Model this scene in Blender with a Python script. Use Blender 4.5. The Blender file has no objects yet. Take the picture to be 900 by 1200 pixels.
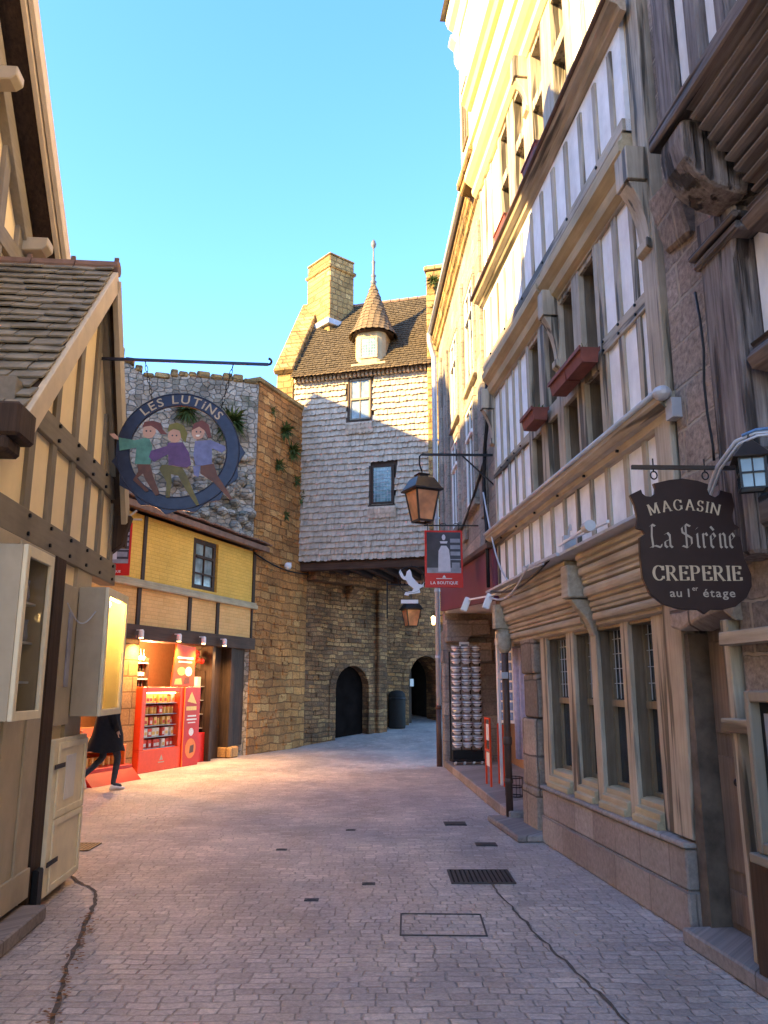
import bpy, math, random
from mathutils import Vector, Matrix
R=math.radians; PI=math.pi
random.seed(7)
rnd=random.uniform
COL=bpy.context.scene.collection
scene=bpy.context.scene
# ---------------------------------------------------------------- helpers
PIT=math.atan(205/930.)
def at(px,py,Y):
    """a point of the place at distance Y in the direction of a spot of the photograph (900x1200)"""
    x=(px-450)/930.;u=(600-py)/930.
    d=Vector((x,math.cos(PIT)-u*math.sin(PIT),math.sin(PIT)+u*math.cos(PIT)))
    return Vector((0,0,1.6))+d*(Y/d.y)
class MB:
    def __init__(s): s.v=[];s.f=[]
    def add(s,vs,fs):
        o=len(s.v); s.v+= [tuple(v) for v in vs]; s.f+=[tuple(i+o for i in f) for f in fs]; return s
    def box(s,x0,x1,y0,y1,z0,z1):
        if x0>x1:x0,x1=x1,x0
        if y0>y1:y0,y1=y1,y0
        if z0>z1:z0,z1=z1,z0
        return s.add([(x0,y0,z0),(x1,y0,z0),(x1,y1,z0),(x0,y1,z0),(x0,y0,z1),(x1,y0,z1),(x1,y1,z1),(x0,y1,z1)],
          [(3,2,1,0),(4,5,6,7),(0,1,5,4),(1,2,6,5),(2,3,7,6),(3,0,4,7)])
    def _prism(s,a,b,flip):
        n=len(a); fs=[tuple(range(n)),tuple(range(2*n-1,n-1,-1))]
        for i in range(n):
            j=(i+1)%n; fs.append((j,i,n+i,n+j))
        if flip: fs=[tuple(reversed(f)) for f in fs]
        return s.add(a+b,fs)
    def py(s,poly,y0,y1):      # polygon in (x,z), extruded along y (front y0)
        ar=sum(poly[i][0]*poly[(i+1)%len(poly)][1]-poly[(i+1)%len(poly)][0]*poly[i][1] for i in range(len(poly)))
        return s._prism([(p[0],y0,p[1]) for p in poly],[(p[0],y1,p[1]) for p in poly],ar<0)
    def px(s,poly,x0,x1):      # polygon in (y,z) extruded along x
        ar=sum(poly[i][0]*poly[(i+1)%len(poly)][1]-poly[(i+1)%len(poly)][0]*poly[i][1] for i in range(len(poly)))
        return s._prism([(x0,p[0],p[1]) for p in poly],[(x1,p[0],p[1]) for p in poly],ar>0)
    def pz(s,poly,z0,z1):
        ar=sum(poly[i][0]*poly[(i+1)%len(poly)][1]-poly[(i+1)%len(poly)][0]*poly[i][1] for i in range(len(poly)))
        return s._prism([(p[0],p[1],z0) for p in poly],[(p[0],p[1],z1) for p in poly],ar>0)
    def bar(s,p,q,w,h=None,up=(0,0,1)):   # box section bar between two points
        h=h or w; p=Vector(p);q=Vector(q);d=(q-p).normalized();u=Vector(up)
        if abs(d.dot(u))>.95:u=Vector((1,0,0))
        a=d.cross(u).normalized()*w/2; b=a.cross(d).normalized()*h/2
        vs=[p-a-b,p+a-b,p+a+b,p-a+b,q-a-b,q+a-b,q+a+b,q-a+b]
        return s.add(vs,[(0,1,2,3),(7,6,5,4),(0,4,5,1),(1,5,6,2),(2,6,7,3),(3,7,4,0)])
    def tube(s,pts,r,n=10,closed=False):
        pts=[Vector(p) for p in pts]; m=len(pts); o=len(s.v); prev=None
        for i,p in enumerate(pts):
            rr=r[i] if isinstance(r,(list,tuple)) else r
            if closed: t=(pts[(i+1)%m]-pts[i-1])
            else: t=pts[min(i+1,m-1)]-pts[max(i-1,0)]
            t.normalize()
            if prev is None:
                u=Vector((0,0,1)) if abs(t.z)<.9 else Vector((1,0,0)); a=t.cross(u).normalized()
            else: a=(prev-t*prev.dot(t)).normalized()
            prev=a; b=t.cross(a)
            for k in range(n):
                an=2*PI*k/n; s.v.append(tuple(p+(a*math.cos(an)+b*math.sin(an))*rr))
        L=m if closed else m-1
        for i in range(L):
            for k in range(n):
                A=o+i*n+k;B=o+i*n+(k+1)%n;Cc=o+((i+1)%m)*n+(k+1)%n;D=o+((i+1)%m)*n+k
                s.f.append((A,B,Cc,D))
        if not closed:
            s.f.append(tuple(o+k for k in reversed(range(n)))); s.f.append(tuple(o+(m-1)*n+k for k in range(n)))
        return s
    def lathe(s,prof,c=(0,0,0),n=16,sx=1,sy=1):
        o=len(s.v)
        for r,z in prof:
            for k in range(n):
                a=2*PI*k/n; s.v.append((c[0]+r*sx*math.cos(a),c[1]+r*sy*math.sin(a),c[2]+z))
        for i in range(len(prof)-1):
            for k in range(n):
                s.f.append((o+i*n+k,o+i*n+(k+1)%n,o+(i+1)*n+(k+1)%n,o+(i+1)*n+k))
        s.f.append(tuple(o+k for k in reversed(range(n)))); s.f.append(tuple(o+(len(prof)-1)*n+k for k in range(n)))
        return s
    def ball(s,c,r,n=12,sz=1):
        return s.lathe([(max(r*math.sin(PI*i/8),.0005),-r*sz*math.cos(PI*i/8)) for i in range(9)],c,n)
    def move(s,M):
        s.v=[tuple(M@Vector(v)) for v in s.v]; return s
    def join(s,o): return s.add(o.v,o.f)
    def build(s,name,m,parent=None,bevel=0,smooth=False,seg=1):
        me=bpy.data.meshes.new(name); me.from_pydata(s.v,[],s.f); me.update()
        me.materials.append(M[m] if isinstance(m,str) else m)
        if smooth:
            for p in me.polygons:p.use_smooth=True
        o=bpy.data.objects.new(name,me); COL.objects.link(o)
        if parent: o.parent=parent
        if bevel:
            b=o.modifiers.new('bevel','BEVEL'); b.width=bevel;b.segments=seg;b.limit_method='ANGLE';b.angle_limit=R(40)
        return o
class Multi:
    def __init__(s,name,m,par,bevel=0): s.a=(name,m,par,bevel)
    def _o(s,b): b.build(s.a[0],s.a[1],s.a[2],s.a[3]);return s
    def box(s,x0,x1,*a):
        k=.006 if abs(x1-x0)<.3 else 0
        return s._o(MB().box(x0+rnd(-k,k),x1+rnd(-k,k),*a))
    def tube(s,*a): return s._o(MB().tube(*a))
    def bar(s,*a): return s._o(MB().bar(*a))
    def build(s,*a): pass
def tag(o,label=None,cat=None,group=None,kind=None):
    if label:o['label']=label
    if cat:o['category']=cat
    if group:o['group']=group
    if kind:o['kind']=kind
    return o
def empty(name,loc=(0,0,0),rz=0,label=None,cat=None,group=None):
    o=bpy.data.objects.new(name,None);o.empty_display_size=.2;COL.objects.link(o)
    o.location=loc;o.rotation_euler=(0,0,rz);tag(o,label,cat,group);return o
def copy_tree(o,parent=None):
    c=o.copy();COL.objects.link(c)
    if parent:c.parent=parent
    for ch in [x for x in bpy.data.objects if x.parent==o]: copy_tree(ch,c)
    return c
def copy_as(o,loc,rz,label,group=None):
    c=copy_tree(o);c.location=loc;c.rotation_euler=(0,0,rz);c['label']=label
    if group:c['group']=group
    return c
def frame(ox,oy,dx,dy,z=0): return ((ox,oy,z),math.atan2(dy,dx))
def fw(fr,s,y,z):           # facade coordinates -> world
    (ox,oy,oz),a=fr
    return Vector((ox+math.cos(a)*s-math.sin(a)*y,oy+math.sin(a)*s+math.cos(a)*y,oz+z))
# ---------------------------------------------------------------- materials
M={}
class NT:
    def __init__(s,name,rough=.8,metal=0,spec=.3):
        s.m=bpy.data.materials.new(name);s.m.use_nodes=True;s.t=s.m.node_tree
        s.b=s.t.nodes['Principled BSDF'];s.b.inputs['Roughness'].default_value=rough
        s.b.inputs['Metallic'].default_value=metal;s.b.inputs['Specular IOR Level'].default_value=spec
        M[name]=s.m; s._c=None
    def n(s,t,**k):
        nd=s.t.nodes.new('ShaderNode'+t)
        for a,b in k.items(): setattr(nd,a,b)
        return nd
    def l(s,a,b): s.t.links.new(a,b)
    def setin(s,inp,v):
        if hasattr(v,'is_linked') or isinstance(v,bpy.types.NodeSocket): s.l(v,inp)
        else: inp.default_value=v
    def co(s):
        if not s._c: s._c=s.n('TexCoord').outputs['Object']
        return s._c
    def math(s,op,a,b=0,clamp=False):
        nd=s.n('Math',operation=op,use_clamp=clamp);s.setin(nd.inputs[0],a);s.setin(nd.inputs[1],b);return nd.outputs[0]
    def wallvec(s,plane='xz',zs=1):
        sp=s.n('SeparateXYZ');s.l(s.co(),sp.inputs[0]);c=s.n('CombineXYZ')
        if plane=='xz':
            s.l(s.math('ADD',sp.outputs[0],sp.outputs[1]),c.inputs[0]); s.l(s.math('MULTIPLY',sp.outputs[2],zs),c.inputs[1])
        else:
            s.l(sp.outputs[0],c.inputs[0]);s.l(s.math('MULTIPLY',sp.outputs[1],zs),c.inputs[1])
        return c.outputs[0]
    def scale(s,v,sc):
        m=s.n('Mapping');s.l(v,m.inputs[0]);m.inputs['Scale'].default_value=sc;return m.outputs[0]
    def noise(s,v,sc,det=4,ro=.55,col=False):
        n=s.n('TexNoise');s.l(v,n.inputs['Vector']);n.inputs['Scale'].default_value=sc;n.inputs['Detail'].default_value=det;n.inputs['Roughness'].default_value=ro
        return n.outputs['Color' if col else 'Fac']
    def distort(s,v,sc,amt):
        n=s.noise(v,sc,2,col=True);sb=s.n('VectorMath',operation='SUBTRACT');s.l(n,sb.inputs[0]);sb.inputs[1].default_value=(.5,.5,.5)
        m=s.n('VectorMath',operation='SCALE');s.l(sb.outputs[0],m.inputs[0]);m.inputs['Scale'].default_value=amt
        a=s.n('VectorMath',operation='ADD');s.l(v,a.inputs[0]);s.l(m.outputs[0],a.inputs[1]);return a.outputs[0]
    def ramp(s,f,stops,interp='LINEAR'):
        r=s.n('ValToRGB');s.l(f,r.inputs[0]);e=r.color_ramp.elements;r.color_ramp.interpolation=interp
        while len(e)<len(stops): e.new(.5)
        for i,(p,c) in enumerate(stops):
            e[i].position=p; e[i].color=(*(c if isinstance(c,(tuple,list)) else (c,c,c)),1)
        return r.outputs[0]
    def mix(s,f,a,b,mode='MIX'):
        m=s.n('MixRGB',blend_type=mode);s.setin(m.inputs[0],f)
        for i,v in ((1,a),(2,b)):
            if isinstance(v,(tuple,list)): m.inputs[i].default_value=(*v[:3],1)
            else: s.l(v,m.inputs[i])
        return m.outputs[0]
    def rowvec(s,v,h,var=.28):
        sp=s.n('SeparateXYZ');s.l(v,sp.inputs[0]);row=s.math('FLOOR',s.math('DIVIDE',sp.outputs[1],h))
        w=s.n('TexWhiteNoise',noise_dimensions='1D');s.l(row,w.inputs['W']);w2=s.n('TexWhiteNoise',noise_dimensions='1D');s.l(s.math('ADD',row,57.3),w2.inputs['W'])
        x=s.math('MULTIPLY',sp.outputs[0],s.math('ADD',s.math('MULTIPLY',w2.outputs[0],var*2),1-var))
        c=s.n('CombineXYZ');s.l(s.math('ADD',x,s.math('MULTIPLY',w.outputs[0],7)),c.inputs[0]);s.l(sp.outputs[1],c.inputs[1]);return c.outputs[0]
    def bump(s,h,dist,strength=1,prev=None):
        b=s.n('Bump');s.l(h,b.inputs['Height']);b.inputs['Distance'].default_value=dist;b.inputs['Strength'].default_value=strength
        if prev:s.l(prev,b.inputs['Normal'])
        return b.outputs[0]
    def out(s,col,nrm=None,rough=None):
        if isinstance(col,(tuple,list)): s.b.inputs['Base Color'].default_value=(*col,1)
        else: s.l(col,s.b.inputs['Base Color'])
        if nrm: s.l(nrm,s.b.inputs['Normal'])
        if rough is not None: s.setin(s.b.inputs['Roughness'],rough)
        return s.m
def plain(name,col,rough=.6,metal=0,var=.15,bump=.002,sc=14,spec=.3,dirt=0):
    n=NT(name,rough,metal,spec);f=n.noise(n.co(),sc,5)
    c=n.mix(1,col,n.ramp(f,[(.25,1-var),(.75,1+var)]),'MULTIPLY')
    if dirt:
        g=n.noise(n.scale(n.co(),(3,3,1.0)),1.3,6,.65)
        c=n.mix(n.ramp(g,[(.45,0),(.75,dirt)]),c,tuple(x*.35 for x in col))
    return n.out(c,n.bump(f,bump) if bump else None)
def masonry(name,cols,mortar,w,h,ms=.015,dist=.05,bump=.02,plane='xz',rough=.9,stain=.35,grain=.3,lich=None,offs=.5):
    n=NT(name,rough,0,.25);v=n.wallvec(plane);v2=n.distort(v,1.7,dist);v2=n.distort(v2,9,dist*.35);v2=n.rowvec(v2,h)
    b=n.n('TexBrick',offset=0,squash=1);n.l(v2,b.inputs['Vector'])
    b.inputs['Color1'].default_value=(0,0,0,1);b.inputs['Color2'].default_value=(1,1,1,1);b.inputs['Mortar'].default_value=(.5,.5,.5,1)
    b.inputs['Scale'].default_value=1;b.inputs['Mortar Size'].default_value=ms;b.inputs['Mortar Smooth'].default_value=.4
    b.inputs['Brick Width'].default_value=w;b.inputs['Row Height'].default_value=h
    k=len(cols);c=n.ramp(b.outputs['Color'],[(i/(k-1),cols[i]) for i in range(k)])
    g=n.noise(v,22,6,.7);big=n.noise(v,.9,5,.6)
    c=n.mix(1,c,n.ramp(g,[(.3,1-grain),(.7,1+grain)]),'MULTIPLY')
    c=n.mix(b.outputs['Fac'],c,mortar)
    c=n.mix(1,c,n.ramp(big,[(.3,1-stain),(.65,1.0+stain*.35)]),'MULTIPLY')
    if lich: c=n.mix(n.ramp(n.noise(v,3.1,7,.7),[(.56,0),(.68,.8)]),c,lich)
    hgt=n.math('ADD',n.math('MULTIPLY',b.outputs['Fac'],-1),n.math('MULTIPLY',g,.45))
    hgt=n.math('ADD',hgt,n.math('MULTIPLY',n.noise(v,6,3),.5))
    return n.out(c,n.bump(hgt,bump))
def rubble(name,cols,mortar,sc=4.2,zs=1.8,edge=.05,bump=.03,stain=.4,lich=None,rough=.95):
    n=NT(name,rough,0,.2);v=n.wallvec('xz',zs);v2=n.distort(v,2.5,.14)
    a=n.n('TexVoronoi',voronoi_dimensions='2D');n.l(v2,a.inputs['Vector']);a.inputs['Scale'].default_value=sc;a.inputs['Randomness'].default_value=.75
    e=n.n('TexVoronoi',voronoi_dimensions='2D',feature='DISTANCE_TO_EDGE');n.l(v2,e.inputs['Vector']);e.inputs['Scale'].default_value=sc;e.inputs['Randomness'].default_value=.75
    sp=n.n('SeparateColor');n.l(a.outputs['Color'],sp.inputs[0])
    k=len(cols);c=n.ramp(sp.outputs[0],[(i/(k-1),cols[i]) for i in range(k)])
    g=n.noise(v,20,6,.7);big=n.noise(v,.55,5,.65)
    c=n.mix(1,c,n.ramp(g,[(.3,.7),(.7,1.3)]),'MULTIPLY')
    m=n.ramp(e.outputs['Distance'],[(0,1),(edge,1),(edge*2.2,0)])
    c=n.mix(m,c,mortar)
    c=n.mix(1,c,n.ramp(big,[(.32,1-stain),(.65,1+stain*.3)]),'MULTIPLY')
    if lich: c=n.mix(n.ramp(n.noise(v,1.6,7,.7),[(.52,0),(.68,.75)]),c,lich)
    hg=n.math('ADD',n.ramp(e.outputs['Distance'],[(0,0),(edge*3,1)]),n.math('MULTIPLY',g,.5))
    return n.out(c,n.bump(hg,bump))
def wood(name,col,dark,rough=.75,bump=.004,sc=1,axis='z',crack=0.0):
    n=NT(name,rough,0,.3);s=(28*sc,28*sc,1.6*sc) if axis=='z' else (1.6*sc,28*sc,28*sc)
    f=n.noise(n.scale(n.co(),s),1,6,.65);g=n.noise(n.co(),2.2,4)
    c=n.mix(n.ramp(f,[(.3,0),(.7,1)]),dark,col)
    c=n.mix(1,c,n.ramp(g,[(.3,.75),(.7,1.15)]),'MULTIPLY')
    h=f
    if crack:
        cr=n.ramp(n.noise(n.scale(n.co(),tuple(x*.35 for x in s)),1,3,.5),[(.40,0),(.46,1)])
        c=n.mix(1,c,n.ramp(cr,[(0,.25),(1,1)]),'MULTIPLY'); h=n.math('ADD',f,n.math('MULTIPLY',cr,1.5))
    return n.out(c,n.bump(h,bump))
def glass(name,col=(.02,.025,.03),rough=.06):
    n=NT(name,rough,0,.6);return n.out(n.mix(n.ramp(n.noise(n.co(),5,2),[(.3,0),(.7,1)]),col,tuple(x*2.2 for x in col)),n.bump(n.noise(n.co(),9,2),.002))
def glow(name,col,st):
    n=NT(name,.5);n.b.inputs['Emission Color'].default_value=(*col,1);n.b.inputs['Emission Strength'].default_value=st;return n.out(col)
# setting
def ground_mat():
    n=NT('setts',.62,0,.35);v=n.wallvec('xy');v1=n.distort(v,.8,.16);v2=n.rowvec(n.distort(v1,6,.045),.082,.3)
    b=n.n('TexBrick',offset=0,squash=1);n.l(v2,b.inputs['Vector'])
    b.inputs['Color1'].default_value=(0,0,0,1);b.inputs['Color2'].default_value=(1,1,1,1);b.inputs['Mortar'].default_value=(.5,.5,.5,1)
    b.inputs['Scale'].default_value=1;b.inputs['Mortar Size'].default_value=.009;b.inputs['Mortar Smooth'].default_value=1
    b.inputs['Brick Width'].default_value=.128;b.inputs['Row Height'].default_value=.082
    c=n.ramp(b.outputs['Color'],[(0,(.45,.375,.325)),(.35,(.53,.45,.39)),(.6,(.49,.42,.37)),(.85,(.58,.49,.42)),(1,(.64,.55,.48))])
    g=n.noise(v,34,6,.75);big=n.noise(v,.45,6,.65);mid=n.noise(n.scale(v,(1,.5,1)),1.5,4,.6)
    c=n.mix(1,c,n.ramp(g,[(.3,.62),(.7,1.38)]),'MULTIPLY')
    mf=n.math('MULTIPLY',b.outputs['Fac'],n.ramp(n.noise(v,2.6,5,.7),[(.42,.05),(.68,.75)]))
    c=n.mix(mf,c,(.20,.175,.15))
    c=n.mix(1,c,n.ramp(big,[(.35,(.72,.71,.75)),(.62,(1.12,1.06,1.0))]),'MULTIPLY')
    c=n.mix(1,c,n.ramp(mid,[(.35,.82),(.6,1.08)]),'MULTIPLY')
    spots=n.ramp(n.noise(v,60,2,.5),[(.70,0),(.76,.5)]); c=n.mix(spots,c,(.6,.56,.52))
    h=n.math('ADD',n.math('MULTIPLY',b.outputs['Fac'],-.8),n.math('MULTIPLY',g,.7));h=n.math('ADD',h,n.math('MULTIPLY',b.outputs['Color'],.35))
    h=n.math('ADD',h,n.math('MULTIPLY',n.noise(v,8,3),.7))
    return n.out(c,n.bump(h,.011),n.ramp(g,[(.3,.5),(.7,.75)]))
ground_mat()
masonry('granite_blocks',[(.26,.215,.185),(.34,.285,.25),(.30,.25,.22),(.40,.35,.31)],(.22,.185,.16),.62,.27,.007,.02,.006,stain=.3,grain=.25)
masonry('granite_step',[(.24,.20,.18),(.34,.29,.26)],(.15,.13,.11),.9,.5,.008,.02,.006,stain=.35)
masonry('pier_stone',[(.25,.195,.15),(.34,.27,.21),(.40,.33,.26)],(.15,.115,.09),.55,.42,.012,.06,.02,stain=.45,grain=.3)
masonry('party_stone',[(.20,.165,.14),(.32,.265,.225),(.25,.205,.17)],(.40,.34,.27),.7,.30,.014,.10,.025,stain=.5,grain=.5)
masonry('grey_stone_wall',[(.22,.19,.16),(.32,.28,.23),(.27,.235,.20),(.38,.33,.27)],(.22,.19,.16),.48,.26,.010,.04,.010,stain=.35,grain=.35)
masonry('warm_stone_wall',[(.26,.165,.065),(.40,.26,.10),(.32,.20,.085),(.47,.32,.14)],(.22,.14,.06),.34,.19,.02,.15,.04,stain=.5,grain=.45,lich=(.24,.15,.06))
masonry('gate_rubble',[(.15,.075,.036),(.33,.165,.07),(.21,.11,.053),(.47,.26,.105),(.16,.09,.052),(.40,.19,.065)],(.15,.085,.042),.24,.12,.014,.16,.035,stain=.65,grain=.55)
masonry('ochre_rubble',[(.42,.18,.055),(.55,.25,.075),(.34,.15,.05),(.60,.32,.11)],(.26,.12,.045),.36,.2,.016,.16,.04,stain=.45,grain=.35,lich=(.20,.14,.06))
rubble('tower_rubble',[(.36,.30,.23),(.48,.42,.34),(.26,.22,.17),(.56,.50,.42),(.42,.33,.23)],(.30,.26,.20),5.6,1.3,.025,.035,stain=.5,lich=(.07,.09,.05))
masonry('yellow_brick',[(.80,.47,.09),(.84,.51,.11),(.78,.45,.085)],(.72,.41,.08),.24,.075,.007,.012,.004,stain=.15,grain=.1)
masonry('orange_brick',[(.80,.45,.16),(.84,.49,.19),(.78,.43,.15)],(.72,.39,.14),.24,.075,.007,.012,.004,stain=.15,grain=.1)
masonry('shop_pier',[(.48,.24,.08),(.60,.33,.12),(.42,.22,.09)],(.25,.13,.05),.42,.3,.014,.03,.015,stain=.25)
plain('white_plaster',(.84,.84,.84),.85,0,.10,.005,6,dirt=.38)
plain('bright_plaster',(.80,.66,.38),.85,0,.06,.004,5,dirt=.15)
plain('cream_plaster',(.90,.72,.43),.8,0,.06,.003,5,dirt=.10)
plain('cream_paint',(.84,.72,.48),.5,0,.08,.001,9,dirt=.2)
wood('taupe_timber',(.255,.215,.16),(.20,.17,.125),.6,.002,1)
wood('taupe_timber_h',(.255,.215,.16),(.20,.17,.125),.6,.002,1,'x')
plain('taupe_paint',(.44,.365,.25),.55,0,.10,.001,6,dirt=.3)
wood('beige_timber',(.49,.42,.32),(.31,.26,.19),.6,.003,1,crack=.3)
wood('beige_timber_h',(.49,.42,.32),(.30,.25,.18),.6,.003,1,'x',crack=.3)
wood('olive_timber',(.25,.19,.12),(.15,.115,.07),.6,.003,1)
wood('olive_moulding',(.50,.41,.26),(.36,.29,.17),.6,.003,1,'x')
wood('frieze_timber',(.48,.41,.31),(.30,.25,.18),.7,.006,.8,'x')
wood('old_oak',(.30,.26,.24),(.085,.066,.06),.85,.016,1.1,crack=1)
wood('old_oak_h',(.25,.205,.185),(.08,.062,.055),.85,.012,.7,'x',crack=1)
wood('jetty_oak',(.27,.24,.225),(.085,.07,.064),.8,.004,.7,'x')
wood('dark_wood',(.075,.042,.025),(.03,.017,.01),.7,.004,1)
wood('dark_wood_h',(.10,.05,.028),(.04,.02,.012),.7,.004,1,'x')
wood('door_wood',(.27,.20,.155),(.14,.10,.075),.65,.004,1)
plain('slate',(.17,.145,.125),.7,0,.35,.004,7,dirt=.3)
plain('slate_moss',(.235,.205,.15),.8,0,.4,.004,5,dirt=.3)
plain('shingle_wood',(.52,.42,.32),.85,0,.4,.003,6,dirt=.35)
plain('roof_shingle',(.080,.060,.036),.9,0,.45,.004,9,dirt=.4)
plain('cone_shingle',(.155,.108,.062),.85,0,.35,.004,11)
plain('ridge_tile',(.20,.12,.085),.8,0,.3,.003,8)
plain('maroon',(.15,.03,.055),.4,0,.1,.001,4)
plain('iron',(.022,.022,.024),.45,.6,.2,.001,30)
plain('dark_bronze',(.055,.045,.04),.4,.5,.2,.001,20)
plain('sign_blue',(.032,.034,.052),.35,.4,.2,.001,20)
plain('sign_brown',(.022,.010,.009),.45,0,.2,.002,12)
plain('letter_tan',(.46,.36,.24),.5,0,.15,.001,14)
plain('letter_grey',(.36,.31,.25),.5,.2,.1,.001,14)
plain('zinc',(.46,.47,.50),.4,.15,.15,.001,8)
plain('pipe_brown',(.10,.055,.04),.5,.1,.2,.001,12)
plain('white_paint',(.78,.77,.75),.4,0,.04,0)
plain('red',(.62,.02,.012),.35,0,.05,0)
plain('red_orange',(.80,.07,.015),.35,0,.06,0)
plain('orange',(.85,.22,.03),.4,0,.08,0)
plain('print_dark',(.055,.05,.06),.4,0,.4,0,6)
plain('print_grey',(.30,.29,.32),.4,0,.3,0,7)
plain('print_pale',(.62,.58,.62),.4,0,.1,0,20)
plain('terracotta',(.19,.06,.045),.6,0,.2,.001,12)
plain('black_cloth',(.012,.012,.014),.9,0,.3,.003,25)
plain('jeans',(.05,.06,.08),.9,0,.3,.003,25)
plain('skin',(.55,.32,.23),.55,0,.05,0)
plain('hair',(.03,.015,.01),.5,0,.4,.002,30)
plain('shoe_white',(.80,.79,.77),.5,0,.04,0)
plain('green_cloth',(.09,.23,.17),.4,0,.3,.001,16,dirt=.4)
plain('purple_cloth',(.12,.05,.15),.4,0,.3,.001,16,dirt=.4)
plain('lavender_cloth',(.17,.18,.34),.4,0,.3,.001,16,dirt=.4)
plain('olive_cloth',(.14,.11,.02),.4,0,.3,.001,16,dirt=.4)
plain('brown_cloth',(.13,.045,.02),.4,0,.3,.001,16,dirt=.4)
plain('hair_red',(.16,.05,.04),.5,0,.2,0)
plain('hair_green',(.17,.15,.03),.5,0,.2,0)
plain('ceramic',(.88,.87,.87),.2,0,.04,0,spec=.6)
plain('ceramic_band',(.10,.09,.11),.25,0,.1,0)
plain('blue_print',(.12,.25,.48),.5,0,.5,0,25)
plain('lilac_cloth',(.55,.52,.68),.8,0,.2,.002,15)
plain('black_plastic',(.014,.013,.012),.75,0,.1,0)
plain('paper',(.75,.72,.66),.7,0,.06,0)
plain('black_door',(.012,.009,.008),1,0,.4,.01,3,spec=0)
plain('jamb_stone',(.13,.10,.075),.9,0,.45,.01,7)
plain('cream_board',(.66,.52,.34),.6,0,.1,.001,8,dirt=.15)
wood('reveal_shade_brown',(.19,.145,.10),(.11,.08,.05),.75,.004,1)  # beige timber's shaded sides: the shade is put into this darker brown
plain('lead_dark',(.13,.12,.12),.5,.2,.1,0)
plain('dormer_render',(.42,.33,.20),.85,0,.15,.004,8)
plain('lead',(.50,.50,.49),.5,.2,.1,0)
plain('moss',(.06,.085,.02),.95,0,.5,.01,18)
plain('leaf',(.085,.12,.03),.7,0,.4,0,9)
plain('dead_leaf',(.24,.10,.035),.85,0,.5,0,20)
plain('joint_dark',(.12,.09,.07),.95,0,.4,.004,20)
plain('cast_iron',(.07,.06,.058),.5,.5,.3,.002,30)
plain('tin_red',(.65,.05,.02),.3,.1,.2,0,30)
plain('tin_gold',(.80,.45,.12),.3,.2,.2,0,30)
plain('tin_white',(.80,.74,.66),.4,0,.2,0,30)
plain('bottle_dark',(.015,.02,.012),.12,0,.1,0,spec=.7)
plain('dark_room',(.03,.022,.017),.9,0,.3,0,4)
plain('yellow_board',(.80,.58,.12),.6,0,.04,0)
plain('wall_inside',(.35,.2,.1),.8,0,.1,0)
glass('window_glass');glass('window_glass_pale',(.14,.17,.17),.12);glass('leaded_glass',(.09,.15,.15),.1)
glass('lamp_glass',(.34,.15,.065),.3);glass('case_glass',(.05,.045,.03),.05)
glow('lamp_lit',(1,.62,.22),5)
glow('case_lit',(1,.72,.16),1.0)
n=NT('clear_glass',.03,0,.5);n.b.inputs['Transmission Weight'].default_value=1;n.b.inputs['IOR'].default_value=1.05;n.out((.95,.95,.93))
# ---------------------------------------------------------------- lettering
_gl={}
def glyph(ch):
    if ch in _gl:return _gl[ch]
    cu=bpy.data.curves.new('g','FONT');cu.body=ch;cu.size=1;cu.extrude=0;cu.resolution_u=3;cu.offset=.012
    o=bpy.data.objects.new('g',cu);COL.objects.link(o);bpy.context.view_layer.update()
    me=bpy.data.meshes.new_from_object(o.evaluated_get(bpy.context.evaluated_depsgraph_get()))
    vs=[tuple(v.co) for v in me.vertices];fs=[tuple(p.vertices) for p in me.polygons]
    bpy.data.objects.remove(o);bpy.data.meshes.remove(me)
    if vs: x0=min(v[0] for v in vs);x1=max(v[0] for v in vs)
    else: x0,x1=0,.28
    _gl[ch]=([(v[0]-x0,v[1]) for v in vs],fs,x1-x0);return _gl[ch]
def text(mb,s,size,cx,cz,y,xs=1,gap=.09):
    W=sum(glyph(c)[2]*xs+gap for c in s)-gap;x=-W/2
    for c in s:
        vs,fs,w=glyph(c)
        mb.add([(cx+(x+v[0]*xs)*size,y,cz+v[1]*size) for v in vs],fs);x+=w*xs+gap
def arc_text(mb,s,size,cx,cz,rad,a_mid,y,gap=.12,xs=1):
    W=(sum(glyph(c)[2]*xs+gap for c in s)-gap)*size;a=a_mid+W/rad/2
    for c in s:
        vs,fs,w=glyph(c);w*=xs;am=a-(w*size/2)/rad;ca,sa=math.cos(am-PI/2),math.sin(am-PI/2)
        out=[]
        for vx,vy in vs:
            lx=(vx*xs-w/2)*size;lz=rad+vy*size
            out.append((cx+lx*ca-lz*sa,y,cz+lx*sa+lz*ca))
        mb.add(out,fs);a-=(w+gap)*size/rad
def pen(mb,strokes,ox,oz,h,y,tmin=.05,tmax=.15,f=lambda x,z:(x,z),broad=None):
    """strokes of a broad pen: thick when going down, thin when going across; broad = fixed nib angle"""
    yy=y
    for st in strokes:
        pts=[Vector((p[0],p[1])) for p in st];L=[];Rr=[]
        for i,p in enumerate(pts):
            d=(pts[min(i+1,len(pts)-1)]-pts[max(i-1,0)]).normalized()
            if broad is None:
                t=tmin+(tmax-tmin)*abs(d.y)**1.4;nn=Vector((-d.y,d.x))*t/2
            else: nn=Vector((math.cos(broad),math.sin(broad)))*tmax/2
            L.append(p+nn);Rr.append(p-nn)
        yy-=.0003
        vs=[];
        for q in L+Rr:
            a,b=f(q.x*h,q.y*h);vs.append((ox+a,yy,oz+b))
        k=len(L);mb.add(vs,[(i,i+1,k+i+1,k+i) for i in range(k-1)])
def serif(x,z,w=.2): return [(x-w/2,z),(x+w/2,z)]
def arcp(cx,cz,rx,rz,a0,a1,n=10): return [(cx+rx*math.cos(R(a0+(a1-a0)*i/n)),cz+rz*math.sin(R(a0+(a1-a0)*i/n))) for i in range(n+1)]
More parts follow.
